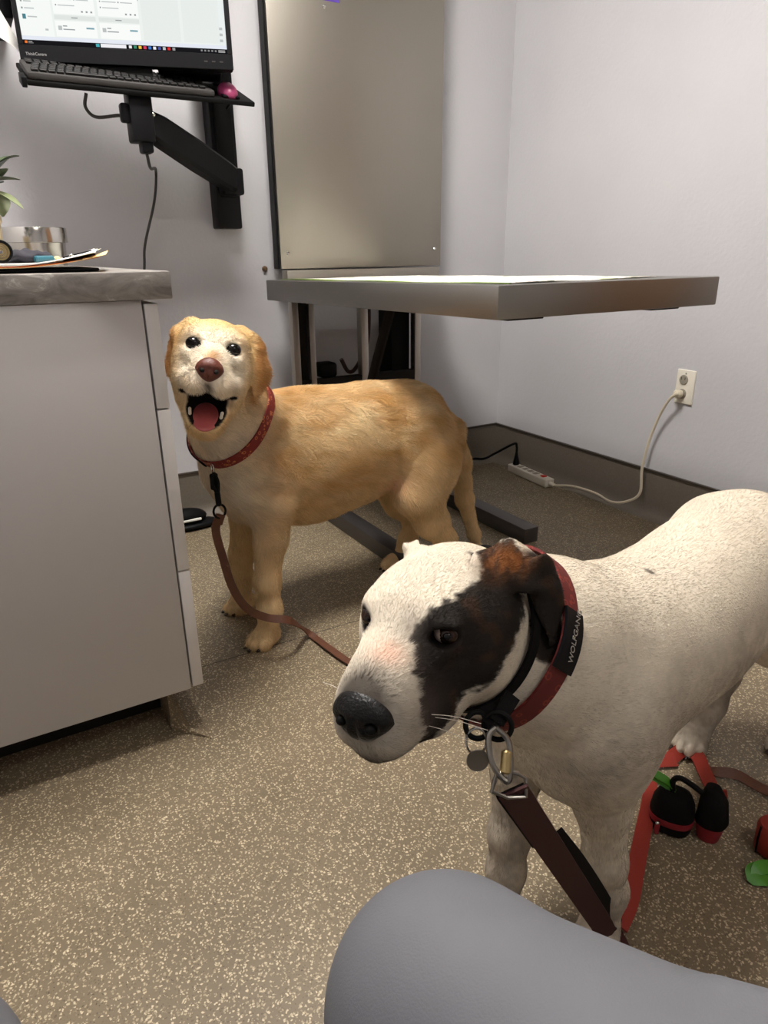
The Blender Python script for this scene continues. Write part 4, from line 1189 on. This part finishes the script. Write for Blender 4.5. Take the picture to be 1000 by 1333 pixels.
def white_coat(P):
    q = (P - WT) @ WR
    cream = np.array(lin(226, 215, 196)); grey = np.array(lin(124, 111, 99)); dark = np.array(lin(18, 12, 10)); brown = np.array(lin(120, 72, 34))
    n1 = vnoise(P, 30, 3); n2 = vnoise(P, 8, 4); n3 = vnoise(P, 140, 8)
    C = np.tile(cream, (len(P), 1))
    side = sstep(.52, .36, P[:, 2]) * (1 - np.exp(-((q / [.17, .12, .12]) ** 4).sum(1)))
    C = C + (grey - C) * (np.clip((n1 * .4 + n2 * .8 + n3 * .35 - .40), 0, 1) * (.22 + .75 * side))[:, None]  # grey ticking, stronger low down, where shade is painted into the coat
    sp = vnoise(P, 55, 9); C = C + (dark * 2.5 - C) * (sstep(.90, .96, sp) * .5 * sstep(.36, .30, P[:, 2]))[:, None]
    for c_ in ((0.8702, 0.5602, 0.5509), (0.7240, 0.5403, 0.5367), (0.7226, 0.5381, 0.5300)):
        C = C + (grey * .35 - C) * (sstep(.010, .005, np.linalg.norm(P - np.array(c_), axis=1)) * .8)[:, None]
    hd = sstep(-.075, -.055, q[:, 0] + 0 * q[:, 1])
    jit = (vnoise(P, 120, 6) - .5) * .010 + (vnoise(P, 300, 7) - .5) * .008
    phi = np.degrees(np.arctan2(q[:, 2] + .02, q[:, 1])); m = sstep(.004, -.004, poly_in(q[:, 0], phi * .00122, PATCH) + jit)
    def sd(a, b_):
        a = np.array(a); b_ = np.array(b_); t = np.clip(((q - a) @ (b_ - a)) / ((b_ - a) @ (b_ - a)), 0, 1)[:, None]; return np.linalg.norm(q - a - t * (b_ - a), axis=1)
    ear = np.minimum(np.minimum(sd((-.040, .072, .054), (-.066, .092, .036)), sd((-.060, .092, .036), (-.062, .102, .004))), sd((-.062, .102, .004), (-.050, .108, -.030)))
    m = np.maximum(m, sstep(.028, .024, ear) * sstep(.080, .086, q[:, 1] + .35 * np.maximum(q[:, 2] - .03, 0)))
    C = C + (dark - C) * (m * .98)[:, None]
    br = vnoise(P * [1, 1, 1], 75, 12); C = C + (brown - C) * (m * sstep(.62, .85, br) * .12)[:, None]
    # tan on the top fold of the left ear
    ef = np.exp(-(((q - [-.018, .070, .062]) / [.030, .028, .014]) ** 2).sum(1)); C = C + (brown - C) * (np.clip(ef * 1.4, 0, 1) * (.35 + .65 * sstep(.35, .6, vnoise(q * [1, 3, 1], 90, 14))))[:, None]
    # dark right eye rim, muzzle skin
    for s in (1, -1):
        d = np.linalg.norm((q - [.078, s * .041, .014]) / [1.3, 1.15, .95], axis=1); C = C + (dark - C) * sstep(.019, .011, d)[:, None]
    mz = np.exp(-(((q - [.158, 0, -.030]) / [.030, .028, .036]) ** 2).sum(1)); C = C + (np.array(lin(38, 30, 27)) - C) * (np.clip(mz * 1.7, 0, 1) * .9)[:, None]
    pk = np.exp(-(((q - [.122, .006, .008]) / [.012, .018, .014]) ** 2).sum(1)); C = C + (np.array(lin(226, 180, 156)) - C) * (pk * .75)[:, None]
    gy = np.exp(-(((q - [.122, .032, -.048]) / [.028, .022, .030]) ** 2).sum(1)); C = C + (np.array(lin(98, 84, 78)) - C) * (gy * .72)[:, None]
    gb = np.exp(-(((q - [.092, .010, .025]) / [.02, .012, .02]) ** 2).sum(1)); C = C + (np.array(lin(140, 128, 118)) - C) * (gb * .45)[:, None]
    wk = sstep(.80, .9, vnoise(q, 130, 15)) * np.exp(-(((q - [.130, .030, -.055]) / [.025, .02, .02]) ** 2).sum(1)); C = C + (dark - C) * (wk * .8)[:, None]
    lp = np.exp(-(((q - [.118, .0, -.094]) / [.055, .045, .016]) ** 2).sum(1)); C = C + (np.array(lin(44, 34, 31)) - C) * (np.clip(lp * 1.5, 0, 1) * .9)[:, None]
    return np.clip(C, 0, 1)
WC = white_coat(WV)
wd = thing('dog', 'white dog with a dark brindle patch over one eye in the foreground', 'dog', (.8, .56, 0))
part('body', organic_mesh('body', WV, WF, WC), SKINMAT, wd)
def w_flow(P):
    q = (P - WT) @ WR
    w = np.exp(-((q / [.20, .13, .13]) ** 4).sum(1))[:, None]
    hf = (np.array([-1.0, 0, -.1]) + q * [0, 6, 3]) @ WR.T
    bf = np.tile(np.array([.95, .22, -.35]), (len(P), 1))
    leg = sstep(.33, .26, P[:, 2])[:, None]; bf = bf * (1 - leg) + np.array([.1, 0, -1.0]) * leg
    return bf * (1 - w) + hf * w
def w_len(P):
    q = (P - WT) @ WR; w = np.exp(-((q / [.17, .12, .12]) ** 4).sum(1))
    return .0065 * (1 - w) + .0036 * w
wq = (WV - WT) @ WR
wmask = np.ones(len(WV))
for s in (1, -1): wmask *= 1 - sstep(.019, .013, np.linalg.norm((wq - [.078, s * .041, .014]) / [1.3, 1.15, .95], axis=1))
wmask *= 1 - sstep(.034, .026, np.linalg.norm(wq - [.160, 0, -.036], axis=1))
wmask += 2.0 * np.exp(-((wq / [.17, .12, .12]) ** 4).sum(1)) * wmask
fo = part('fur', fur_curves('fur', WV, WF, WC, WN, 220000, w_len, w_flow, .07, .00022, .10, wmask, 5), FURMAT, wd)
fo['kind'] = 'stuff'
IRIS = simple('dark brown iris', lin(40, 23, 14), .12, spec=.35)
SCLERA = simple('white of the eye', lin(176, 160, 148), .25, spec=.3)
for s in (1, -1):
    e = part('eye', ellipsoid('eye', wp(.0700, s * .041, .0140), (.0118, .0130, .0105), WR), SCLERA if s > 0 else IRIS, wd)
    ic = (.0716, .0428, .0142) if s > 0 else (.0730, -.0405, .0145)
    part('iris', ellipsoid('iris', wp(*ic), (.0107, .0112, .0105), WR, 18), IRIS, e)
    pc_ = (.0782, .0455, .0145) if s > 0 else (.0790, -.0400, .0148)
    part('pupil', ellipsoid('pupil', wp(*pc_), (.0048, .0055, .0055), WR, 14), M['eye'], e)
NOSE_W = simple('black nose leather', (.005, .0045, .0045), .36, spec=.3, noise=.3, nscale=220, bump=.5, bscale=380)
nose_w = part('nose', nose_mesh('nose', wp, WR, .0300, .0250, .019, (.155, 0, -.041)), NOSE_W, wd)
for s in (1, -1): part('nostril', ellipsoid('nostril', wp(.155 + .0138, s * .0155, -.0440), (.0045, .0055, .0048), WR @ rotz(s * 25), 12), M['blackmat'], nose_w)
for c_, R_, r_ in WPAWS:
    part('claw', ellipsoid('claw', c_, (.007, .003, .0042), R_, 10), M['claw'], wd)
WHISK = simple('pale whisker', lin(220, 210, 195), .5)
for (o, t_) in (((.118, .040, -.048), (.085, .085, -.062)), ((.122, .038, -.056), (.090, .080, -.082)), ((.114, .041, -.052), (.075, .088, -.074)), ((.124, -.038, -.05), (.10, -.085, -.06))):
    part('whisker', tube('whisker', [tuple(wp(*o)), tuple((wp(*o) + wp(*t_)) / 2 + np.array([0, 0, .003])), tuple(wp(*t_))], .0003, 5, 4), WHISK, wd)

# ------------------------------------------------------------------ collars: bands fitted round the necks
def neck_loop(V, c, n, rmax, off, start, N=72, band=.006):
    c = np.array(c, float); n = np.array(n, float); n /= np.linalg.norm(n)
    a = np.array(start, float) - c; a -= n * (a @ n); a /= np.linalg.norm(a); b = np.cross(n, a)
    d = V - c; h = d @ n; m = np.abs(h) < band
    x = d[m] @ a; y = d[m] @ b; r = np.hypot(x, y); t = np.arctan2(y, x)
    k = r < rmax; r = r[k]; t = t[k]
    R = np.zeros(N)
    for i in range(N):
        ang = 2 * math.pi * i / N; dt = np.abs((t - ang + math.pi) % (2 * math.pi) - math.pi)
        s = dt < .10
        R[i] = np.percentile(r[s], 80) if s.any() else np.nan
    ok = ~np.isnan(R); R = np.interp(np.arange(N), np.arange(N)[ok], R[ok], period=N)
    for it in range(6): R = np.maximum(R * .0, (np.roll(R, 1) + 2 * R + np.roll(R, -1)) / 4)
    ang = 2 * np.pi * np.arange(N) / N
    P = c + (np.cos(ang) * (R + off))[:, None] * a + (np.sin(ang) * (R + off))[:, None] * b
    O = np.cos(ang)[:, None] * a + np.sin(ang)[:, None] * b
    return P, O, n
def band(name, P, O, w, t, mat, parent, i0=None, i1=None):
    sec = strap_sec(w, t)
    if i0 is None:
        me = sweep(name, P, sec, up=O, closed=True)
    else:
        ii = np.arange(i0, i1 + 1) % len(P); me = sweep(name, P[ii], sec, up=O[ii])
    return part(name, me, mat, parent)
def ring_mesh(name, c, nrm, R, r, n=28, sq=1.0):
    q = Vector(nrm).to_track_quat('Z', 'Y')
    pts = [Vector(c) + q @ Vector((R * math.cos(2 * math.pi * i / n), R * sq * math.sin(2 * math.pi * i / n), 0)) for i in range(n)]
    return sweep(name, [tuple(p) for p in pts], circ(r, 8), closed=True)
def mat_pattern(name, base, deco):
    m, nt, b = newmat(name)
    tc = nt.nodes.new('ShaderNodeTexCoord'); v = nt.nodes.new('ShaderNodeTexVoronoi'); v.inputs['Scale'].default_value = 90
    nt.links.new(tc.outputs['Object'], v.inputs['Vector'])
    f = ramp(nt, v.outputs['Distance'], [(.20, (0, 0, 0)), (.26, (1, 1, 1)), (.34, (1, 1, 1)), (.40, (0, 0, 0))])
    nt.links.new(mixc(nt, base, deco, f), b.inputs['Base Color']); b.inputs['Roughness'].default_value = .7
    return m
M['redweb'] = simple('red webbing', lin(150, 44, 29), .65, noise=.12, nscale=300, bump=.4, bscale=900)
M['gunmetal'] = simple('dark worn steel', (.30, .28, .25), .3, 1.0)
M['darkred'] = simple('dark red webbing', lin(60, 17, 16), .7, noise=.12, nscale=300, bump=.4, bscale=900)
M['blackweb'] = simple('black webbing', lin(16, 14, 14), .75, spec=.12, bump=.4, bscale=900)
REDPAT = mat_pattern('red patterned collar', lin(112, 20, 16), lin(190, 112, 66))
LEATHER = simple('brown leather', lin(96, 58, 40), .5, noise=.3, nscale=60, bump=.4, bscale=300)

# yellow dog
LCc = (0.4900, 1.4680, 0.5850)
P, O, n_ = neck_loop(LV_, LCc, (-.62, -.35, .70), .16, .0065, (0.3947, 1.4400, 0.5196))
lc = band('collar', P, O, .026, .0035, REDPAT, lab)
part('black_tab', sweep('black_tab', (P + O * .0032)[np.arange(-16, -2) % 72], strap_sec(.027, .003), up=O[np.arange(-16, -2) % 72]), M['blackweb'], lc)
AL = P[0] + O[0] * .008
part('ring', ring_mesh('ring', AL, (1, 0, 0), .010, .0018), M['chrome'], lc)
part('name_tag', box('name_tag', tuple(AL + np.array((-.009, -.004, -.05))), tuple(AL + np.array((.009, .001, -.012))), .004, 3), M['blackmat'], lc)

# white dog: red band low on the neck, thin black band behind the ears
WCc = (0.5000, 0.5450, 0.5200)
qn = (WV - WT) @ WR
NV = WV[~((qn[:, 1] > .074) & (qn[:, 0] > -.10) & (qn[:, 2] > -.06)) & (np.linalg.norm(qn - [.09, 0, -.03], axis=1) > .075)]
P, O, n_ = neck_loop(NV, (0.4916, 0.5466, 0.5367), (0.7700, -0.0600, -0.6300), .135, .0030, (0.4030, 0.4890, 0.4680))
wc = band('collar', P, O, .028, .0035, mat_pattern('dark red patterned collar', lin(96, 20, 18), lin(134, 46, 34)), wd)
Pq = P; Oq = O
i_t = int(np.argmin(np.linalg.norm(P - np.array((0.5060, 0.4610, 0.5410)), axis=1)))
part('rubber_label', sweep('rubber_label', (P + O * .0038)[np.arange(i_t - 4, i_t + 5) % 72], strap_sec(.031, .004), up=O[np.arange(i_t - 4, i_t + 5) % 72]), M['black'], wc)
# raised lettering on the label
pt = P[i_t] + O[i_t] * .0060; tg = P[(i_t + 3) % 72] - P[(i_t - 3) % 72]; tg /= np.linalg.norm(tg)
if tg[2] < 0: tg = -tg
on = O[i_t] - tg * (O[i_t] @ tg); on /= np.linalg.norm(on); vt = np.cross(on, tg)
Lm = Matrix(((tg[0], vt[0], on[0], pt[0]), (tg[1], vt[1], on[1], pt[1]), (tg[2], vt[2], on[2], pt[2]), (0, 0, 0, 1)))
me = text_mesh('lettering', 'WOLFGANG', .0105, Lm @ Matrix.Translation((-.026, -.0038, .0004)), .0003)
part('lettering', me, simple('pale print', lin(150, 145, 138), .5), wc)
P2, O2, n2_ = neck_loop(NV, (0.4385, 0.5433, 0.5514), (0.8200, 0.0600, -0.5700), .135, .0030, (0.3930, 0.4900, 0.4810))
wc2 = band('collar', P2, O2, .013, .0035, M['blackweb'], wd)
wc2['label'] = 'thin black collar behind the ears'
RG = np.array((0.3565, 0.4350, 0.5075))
rg = part('ring', ring_mesh('ring', RG, (-.2, -.8, .5), .0125, .0028), M['blackmat'], wc2)
part('ring', ring_mesh('ring', (0.3732, 0.4249, 0.5065), (-.6, -.7, .3), .0135, .0028), M['blackmat'], wc2)
part('strap_end', sweep('strap_end', [(0.3964, 0.4313, 0.5297), (0.3817, 0.4279, 0.5193), (0.3720, 0.4261, 0.5107)], strap_sec(.016, .004), up=(-.4, -.8, .4)), M['blackweb'], wc2)
part('strap_end', sweep('strap_end', [(0.3699, 0.4409, 0.5220), (0.3700, 0.4308, 0.5130), (0.3703, 0.4247, 0.5051)], strap_sec(.016, .004), up=(-.4, -.8, .4)), M['blackweb'], wc2)
r3 = part('ring', ring_mesh('ring', (0.3502, 0.4285, 0.4954), (-.5, -.85, .2), .010, .0013, sq=1.35), M['chrome'], wc2)
tq = Vector((-.45, -.85, .25)).to_track_quat('Z', 'Y').to_matrix().to_4x4()
part('name_tag', lathe('name_tag', [(0, -.0009), (.0105, -.0009), (.0112, 0), (.0105, .0009), (0, .0009)], (0.3464, 0.4203, 0.4800), 28, tq), M['gunmetal'], wc2)

# ------------------------------------------------------------------ leashes
def strap(name, pts, w, t, ups, mat, parent, n=8):
    p = catmull(pts, n); u = catmull(ups, n)
    return part(name, sweep(name, p, strap_sec(w, t), up=u), mat, parent)
# brown leather leash of the yellow dog
ll = thing('leather_leash', 'brown leather leash hanging from the yellow dog and trailing over the floor', 'leash', (.6, 1.4, 0))
LP0 = np.array(AL) + np.array((0, -.004, -.055))
part('snap_hook', tube('snap_hook', [tuple(AL + np.array((0, -.002, -.008))), tuple(AL + np.array((.006, -.010, -.03))), tuple(AL + np.array((.002, -.012, -.055))), tuple(AL + np.array((-.006, -.008, -.035))), tuple(AL + np.array((-.003, -.004, -.012)))], .0038, 8), M['blackmat'], ll)
part('snap_barrel', cyl_between('snap_barrel', tuple(AL + np.array((.001, -.012, -.052))), tuple(AL + np.array((.002, -.013, -.085))), .0065, 12, .002), M['black'], ll)
D1 = AL + np.array((.002, -.013, -.098))
part('buckle_ring', ring_mesh('buckle_ring', D1, (.1, -1, .1), .014, .0026, sq=1.1), M['blackmat'], ll)
pts = [tuple(D1 + np.array((.0, -.003, -.008))), (0.4002, 1.4500, 0.3541), (0.4069, 1.4400, 0.2892), (0.4187, 1.4250, 0.2136), (0.4459, 1.4150, 0.1558), (0.4897, 1.4050, 0.1229), (0.5441, 1.3950, 0.1032), (0.6177, 1.4586, 0.0140), (0.6353, 1.3594, 0.0100), (0.6583, 1.2682, 0.0080), (.74, 1.15, .006), (.86, .98, .006), (.99, .80, .006), (1.075, .665, .006), (1.0640, 0.5993, 0.0100), (1.0891, 0.5644, 0.0140), (1.1017, 0.5085, 0.0120), (1.15, .42, .008)]
ups = [(-.3, -.95, .1)] * 5 + [(-.1, -.9, .45), (-.1, -.7, .7), (0, -.45, .9), (0, -.3, .95), (0, -.15, 1), (0, 0, 1), (0, 0, 1), (0, 0, 1), (0, -.1, 1), (0, -.5, .8), (-.2, -.7, .6), (-.2, -.3, .9), (0, 0, 1)]
strap('strap', pts, .019, .0035, ups, LEATHER, ll)
part('keeper', sweep('keeper', [pts[0], tuple(np.array(pts[1]) * .55 + np.array(pts[0]) * .45)], strap_sec(.021, .007), up=(-.3, -.95, .1)), LEATHER, ll)

# red leash of the white dog
rl = thing('red_leash', 'dark red webbing leash clipped to the white dog and looping to the floor', 'leash', (.6, .46, 0))
def qd(a, b, k): return tuple(np.array(a) * (1 - k) + np.array(b) * k)
S0 = np.array((0.3669, 0.4169, 0.5027)); S1 = np.array((0.3614, 0.3967, 0.4743))
ax_ = (S1 - S0) / np.linalg.norm(S1 - S0); sd_ = np.cross(ax_, np.array((-.45, -.8, .4))); sd_ /= np.linalg.norm(sd_)
part('snap_hook', tube('snap_hook', [tuple(S0 - ax_ * .008), tuple(S0 + sd_ * .009 + ax_ * .0), tuple(S0 + sd_ * .010 + ax_ * .025), tuple(S0 + ax_ * .042), tuple(S0 - sd_ * .006 + ax_ * .03), tuple(S0 - sd_ * .009 + ax_ * .006), tuple(S0 - ax_ * .008)], .0030, 8), M['gunmetal'], rl)
part('snap_barrel', cyl_between('snap_barrel', tuple(S0 + ax_ * .014 - sd_ * .006), tuple(S1), .0055, 12, .002), M['gold'], rl)
B0 = np.array((0.3633, 0.3914, 0.4646))
nb = np.array((-.45, -.8, .4)); nb /= np.linalg.norm(nb)
lx = np.array((0.8619, -0.5070, -0.0112)); lx = lx - nb * (lx @ nb); lx /= np.linalg.norm(lx); ly = np.cross(nb, lx)
rot_ = math.radians(-8)
cx_ = lx * math.cos(rot_) + ly * math.sin(rot_); cy_ = -lx * math.sin(rot_) + ly * math.cos(rot_)
part('buckle', sweep('buckle', [tuple(B0 + cx_ * x + cy_ * y) for x, y in ((-.0165, -.0085), (-.014, .0085), (-.006, .012), (.006, .012), (.014, .0085), (.0165, -.0085), (.0, -.0115))], circ(.0023, 8), closed=True), M['gunmetal'], rl)
E0 = np.array((0.3636, 0.3870, 0.4606)); E1 = np.array((0.6350, 0.4467, 0.0080))
dir_ = (E1 - E0) / np.linalg.norm(E1 - E0)
ptsA = [tuple(E0 + (E1 - E0) * t) for t in (0, .2, .4, .6, .8, .93)] + [tuple(E1 + np.array((.02, .0, .0)))]
nfc = np.array((-.55, -.75, .35))
strap('strap', ptsA, .030, .003, [tuple(nfc)] * 5 + [(-.5, -.55, .6), (-.2, -.3, .9)], M['darkred'], rl)
strap('stitched_loop', [tuple(E0 + np.array((.001, .004, -.003))), tuple(E0 + (E1 - E0) * .12 + np.array((.001, .005, -.002))), tuple(E0 + (E1 - E0) * .25 + np.array((.001, .0045, -.002)))], .0308, .005, [tuple(nfc)] * 3, M['blackweb'], rl)
strap('back_ply', [tuple(E0 + (E1 - E0) * t + np.array((.024 * t, .012 * t, .014 * math.sin(3.1 * t)))) for t in (.28, .5, .75, 1.0)], .0250, .003, [(-.35, -.85, .3), (-.2, -.85, .4), (-.1, -.8, .5), (-.1, -.6, .7)], M['blackweb'], rl)
ptsB = [(0.6581, 0.4597, 0.0140), (0.7034, 0.4797, 0.0160), (0.7566, 0.5140, 0.0180), (0.8301, 0.5608, 0.0180), (0.8964, 0.6030, 0.0180), (0.9405, 0.6396, 0.0180), (0.9825, 0.6667, 0.0150), (1.0298, 0.6509, 0.0130)]
strap('strap_end', ptsB, .027, .0028, [(-.45, -.55, .75)] * 3 + [(-.4, -.6, .7)] * 3 + [(-.2, -.6, .75), (0, -.6, .75)], M['redweb'], rl)

# ------------------------------------------------------------------ bag pouches on the floor
M['pouchred'] = simple('crimson fabric', lin(138, 22, 34), .6, noise=.1, nscale=200, bump=.3, bscale=800)
def pouch(cx, cy, yaw, label):
    t = thing('bag_pouch', label, 'pouch', (cx, cy, 0), None)
    Rz = Matrix.Translation((cx, cy, 0)) @ Matrix.Rotation(yaw, 4, 'Z')
    return t, Rz
VW = math.atan2(-(0.8798, 0.5320, 0.0000)[0], (0.8798, 0.5320, 0.0000)[1])        # turned so the seam faces the viewer
bp, Z = pouch(*(0.8935, 0.5553, 0.0000)[:2], VW, 'black dog-walking pouch with a red zip beside the hind paw')
def loft(name, rings, Mx, n=28, power=2.6):
    bm = bmesh.new(); R_ = []
    for (cx, cy, z, rx, ry) in rings:
        row = []
        for i in range(n):
            a = 2 * math.pi * i / n; ca, sa = math.cos(a), math.sin(a)
            row.append(bm.verts.new((cx + rx * math.copysign(abs(ca) ** (2 / power), ca), cy + ry * math.copysign(abs(sa) ** (2 / power), sa), z)))
        R_.append(row)
    for a, b in zip(R_[:-1], R_[1:]):
        for i in range(n): bm.faces.new((a[i], a[(i + 1) % n], b[(i + 1) % n], b[i]))
    bm.faces.new(R_[0][::-1]); bm.faces.new(R_[-1])
    bmesh.ops.transform(bm, matrix=Mx, verts=bm.verts[:])
    return finish(bm, name, angle=50)
part('lower_shell', loft('lower_shell', [(0, 0, .001, .026, .024), (0, 0, .005, .033, .030), (0, 0, .022, .036, .033)], Z), M['blackweb'], bp)
part('red_band', loft('red_band', [(0, 0, .0222, .0362, .0332), (0, 0, .030, .0370, .0340), (0, 0, .0345, .0365, .0335)], Z), M['pouchred'], bp)
part('upper_shell', loft('upper_shell', [(0, 0, .0347, .0362, .0332), (0, 0, .052, .034, .031), (0, 0, .068, .027, .025), (0, 0, .074, .018, .016)], Z), M['blackweb'], bp)
part('zip_pull', box('zip_pull', (-.022, -.040, .006), (-.014, -.0365, .028), .002, 2, Z), M['pouchred'], bp)
part('zip_slider', ellipsoid('zip_slider', tuple(Z @ Vector((-.018, -.037, .030))), (.006, .003, .003), n=10), M['chrome'], bp)
part('carry_loop', tube('carry_loop', [tuple(Z @ Vector(v)) for v in ((-.004, 0, .072), (-.006, 0, .095), (.004, 0, .104), (.022, .0, .098), (.040, .0, .088))], .0048, 8), M['blackmat'], bp)
part('holster', loft('holster', [(.060, .004, .001, .017, .017), (.060, .004, .006, .0185, .0185), (.060, .004, .034, .0235, .0235)], Z, 28, 2.2), M['pouchred'], bp)
part('holster_cap', loft('holster_cap', [(.060, .004, .0342, .0245, .0245), (.062, .004, .042, .0255, .0250), (.060, .008, .075, .022, .022), (.056, .014, .095, .012, .012)], Z, 28, 2.2), M['blackweb'], bp)
part('strap_loop', sweep('strap_loop', catmull([(1.0196, 0.6570, 0.0130), (1.0729, 0.6611, 0.0130), (1.0695, 0.6329, 0.0160), (1.0346, 0.5936, 0.0240), tuple(Z @ Vector((.066, .032, .060))), tuple(Z @ Vector((.064, .022, .085)))], 8), strap_sec(.026, .003), up=(-.55, -.55, .6)), M['redweb'], bp)
GREEN = simple('bright green plastic bag', lin(72, 140, 38), .35, noise=.2, nscale=80)
gb = thing('green_bag', 'crumpled green plastic bag poking out of the black pouch', 'plastic bag', tuple(Z @ Vector((-.02, 0, .075))))
for k, (w, h, tw) in enumerate(((.0, .0, 0), (.006, .004, .5), (-.006, .002, -.4))):
    part('fold', sweep('fold', catmull([tuple(Z @ Vector((-.006 + w, 0, .0745))), tuple(Z @ Vector((-.018 + w, .0, .084 + h))), tuple(Z @ Vector((-.034 + w, -.004, .094 + h))), tuple(Z @ Vector((-.054 + w, -.008, .102 + h)))], 5), strap_sec(.015, .003), up=(-.3 + tw, -.7, .6), scale=[.4 + .6 * min(1, i / 6) - .35 * max(0, (i - 10) / 5) for i in range(16)]), GREEN, gb)
b2, Z2 = pouch(*(0.9894, 0.4320, 0.0000)[:2], VW - .3, 'red bag pouch with black piping at the right edge of the floor')
part('shell', loft('shell', [(0, 0, .002, .022, .022), (0, 0, .006, .026, .026), (0, 0, .05, .027, .027), (0, 0, .056, .023, .023)], Z2, 28, 2.1), M['redweb'], b2)
part('piping', sweep('piping', [tuple(Z2 @ Vector((-.0165, -.0215, .003))), tuple(Z2 @ Vector((-.0175, -.0225, .03))), tuple(Z2 @ Vector((-.0165, -.0215, .056)))], circ(.0018, 6)), M['blackmat'], b2)
part('hang_loop', tube('hang_loop', [tuple(Z2 @ Vector(v)) for v in ((-.006, 0, .055), (-.008, .0, .072), (.002, 0, .082), (.012, 0, .07), (.010, 0, .055))], .003, 8), LEATHER, b2)
g2 = thing('green_bag', 'green plastic bag lying flat under the red pouch at the right edge', 'plastic bag', (0.9235, 0.4051, -0.0000))
gc = (0.9215, 0.4064, 0.0000)
GL = [tuple(np.array(gc) + np.array(v)) for v in ((-.022, .004, .004), (-.006, .004, .010), (.012, .0, .009), (.034, -.004, .004))]
part('fold', sweep('fold', catmull(GL, 6), strap_sec(.038, .003), up=(0, -.25, 1), scale=[.25 + .75 * math.sin(math.pi * min(.5, i / 14)) for i in range(19)]), GREEN, g2)
part('fold', sweep('fold', catmull([tuple(np.array(v) + np.array((.008, .004, .005))) for v in GL], 6), strap_sec(.022, .002), up=(.2, -.45, 1), scale=[.2 + .8 * math.sin(math.pi * i / 19) for i in range(19)]), GREEN, g2)

# ------------------------------------------------------------------ seated person: trouser legs and shoes
def legs():
    b = Body()
    KR = np.array((0.1778, 0.2286, 0.5100)); HR_ = np.array((.285, -.18, .590))
    KL = np.array((-0.1257, 0.3384, 0.4981)); HL_ = np.array((.02, -.20, .545))
    out = []
    for K, Hh, fx in ((KR, HR_, .02), (KL, HL_, -.03)):
        dirk = (K - Hh) / np.linalg.norm(K - Hh)
        b.chain([tuple(Hh), tuple(Hh * .45 + K * .55 + np.array((0, 0, .004))), tuple(K)], [.100, .086, .068], .03)
        b.ell(tuple(K + np.array((0, .0, -.012)) + dirk * .004), (.070, .074, .070), None, .03)
        b.chain([tuple(K + np.array((0, -.004, -.02))), (K[0] + fx * .4, K[1] - .03, .33), (K[0] + fx, K[1] - .02, .10)], [.062, .066, .064], .03)
        out.append((K[0] + fx, K[1] - .02))
        # creases running from the knee along the thigh
        side = np.cross(dirk, (0, 0, 1)); side /= np.linalg.norm(side)
        for k_, (o, u0, u1, dz) in enumerate(((.035, .30, .62, .078), (-.02, .42, .75, .088), (.065, .50, .85, .052))):
            p0 = K + (Hh - K) * u0 + side * o + np.array((0, 0, dz)); p1 = K + (Hh - K) * u1 + side * (o + .02) + np.array((0, 0, dz + .004))
            b.cap(tuple(p0), tuple(p1), .006, .011, .014)
    b.ell((.145, -.24, .53), (.20, .13, .11), None, .05)
    return b, out
PB, FEET = legs()
PV, PF = PB.build(.005)
PANTS = simple('slate grey stretch fabric', lin(106, 107, 112), .62, spec=.3, noise=.05, nscale=30, bump=.15, bscale=700)
pr = thing('person', 'seated person in slate grey trousers, knee raised in the foreground', 'person', (.14, .1, 0))
part('trousers', organic_mesh('trousers', PV, PF), PANTS, pr)
for fx, fy in FEET:
    sh_ = part('shoe', loft('shoe', [(0, .035, .018, .046, .13), (0, .035, .05, .045, .128), (0, .01, .085, .040, .085), (0, -.02, .105, .038, .05)], Matrix.Translation((fx, fy, 0)), 28, 2.3), M['blackmat'], pr)
    part('sole', loft('sole', [(0, .035, .0005, .048, .135), (0, .035, .0175, .049, .136)], Matrix.Translation((fx, fy, 0)), 28, 2.3), M['paper'], sh_)
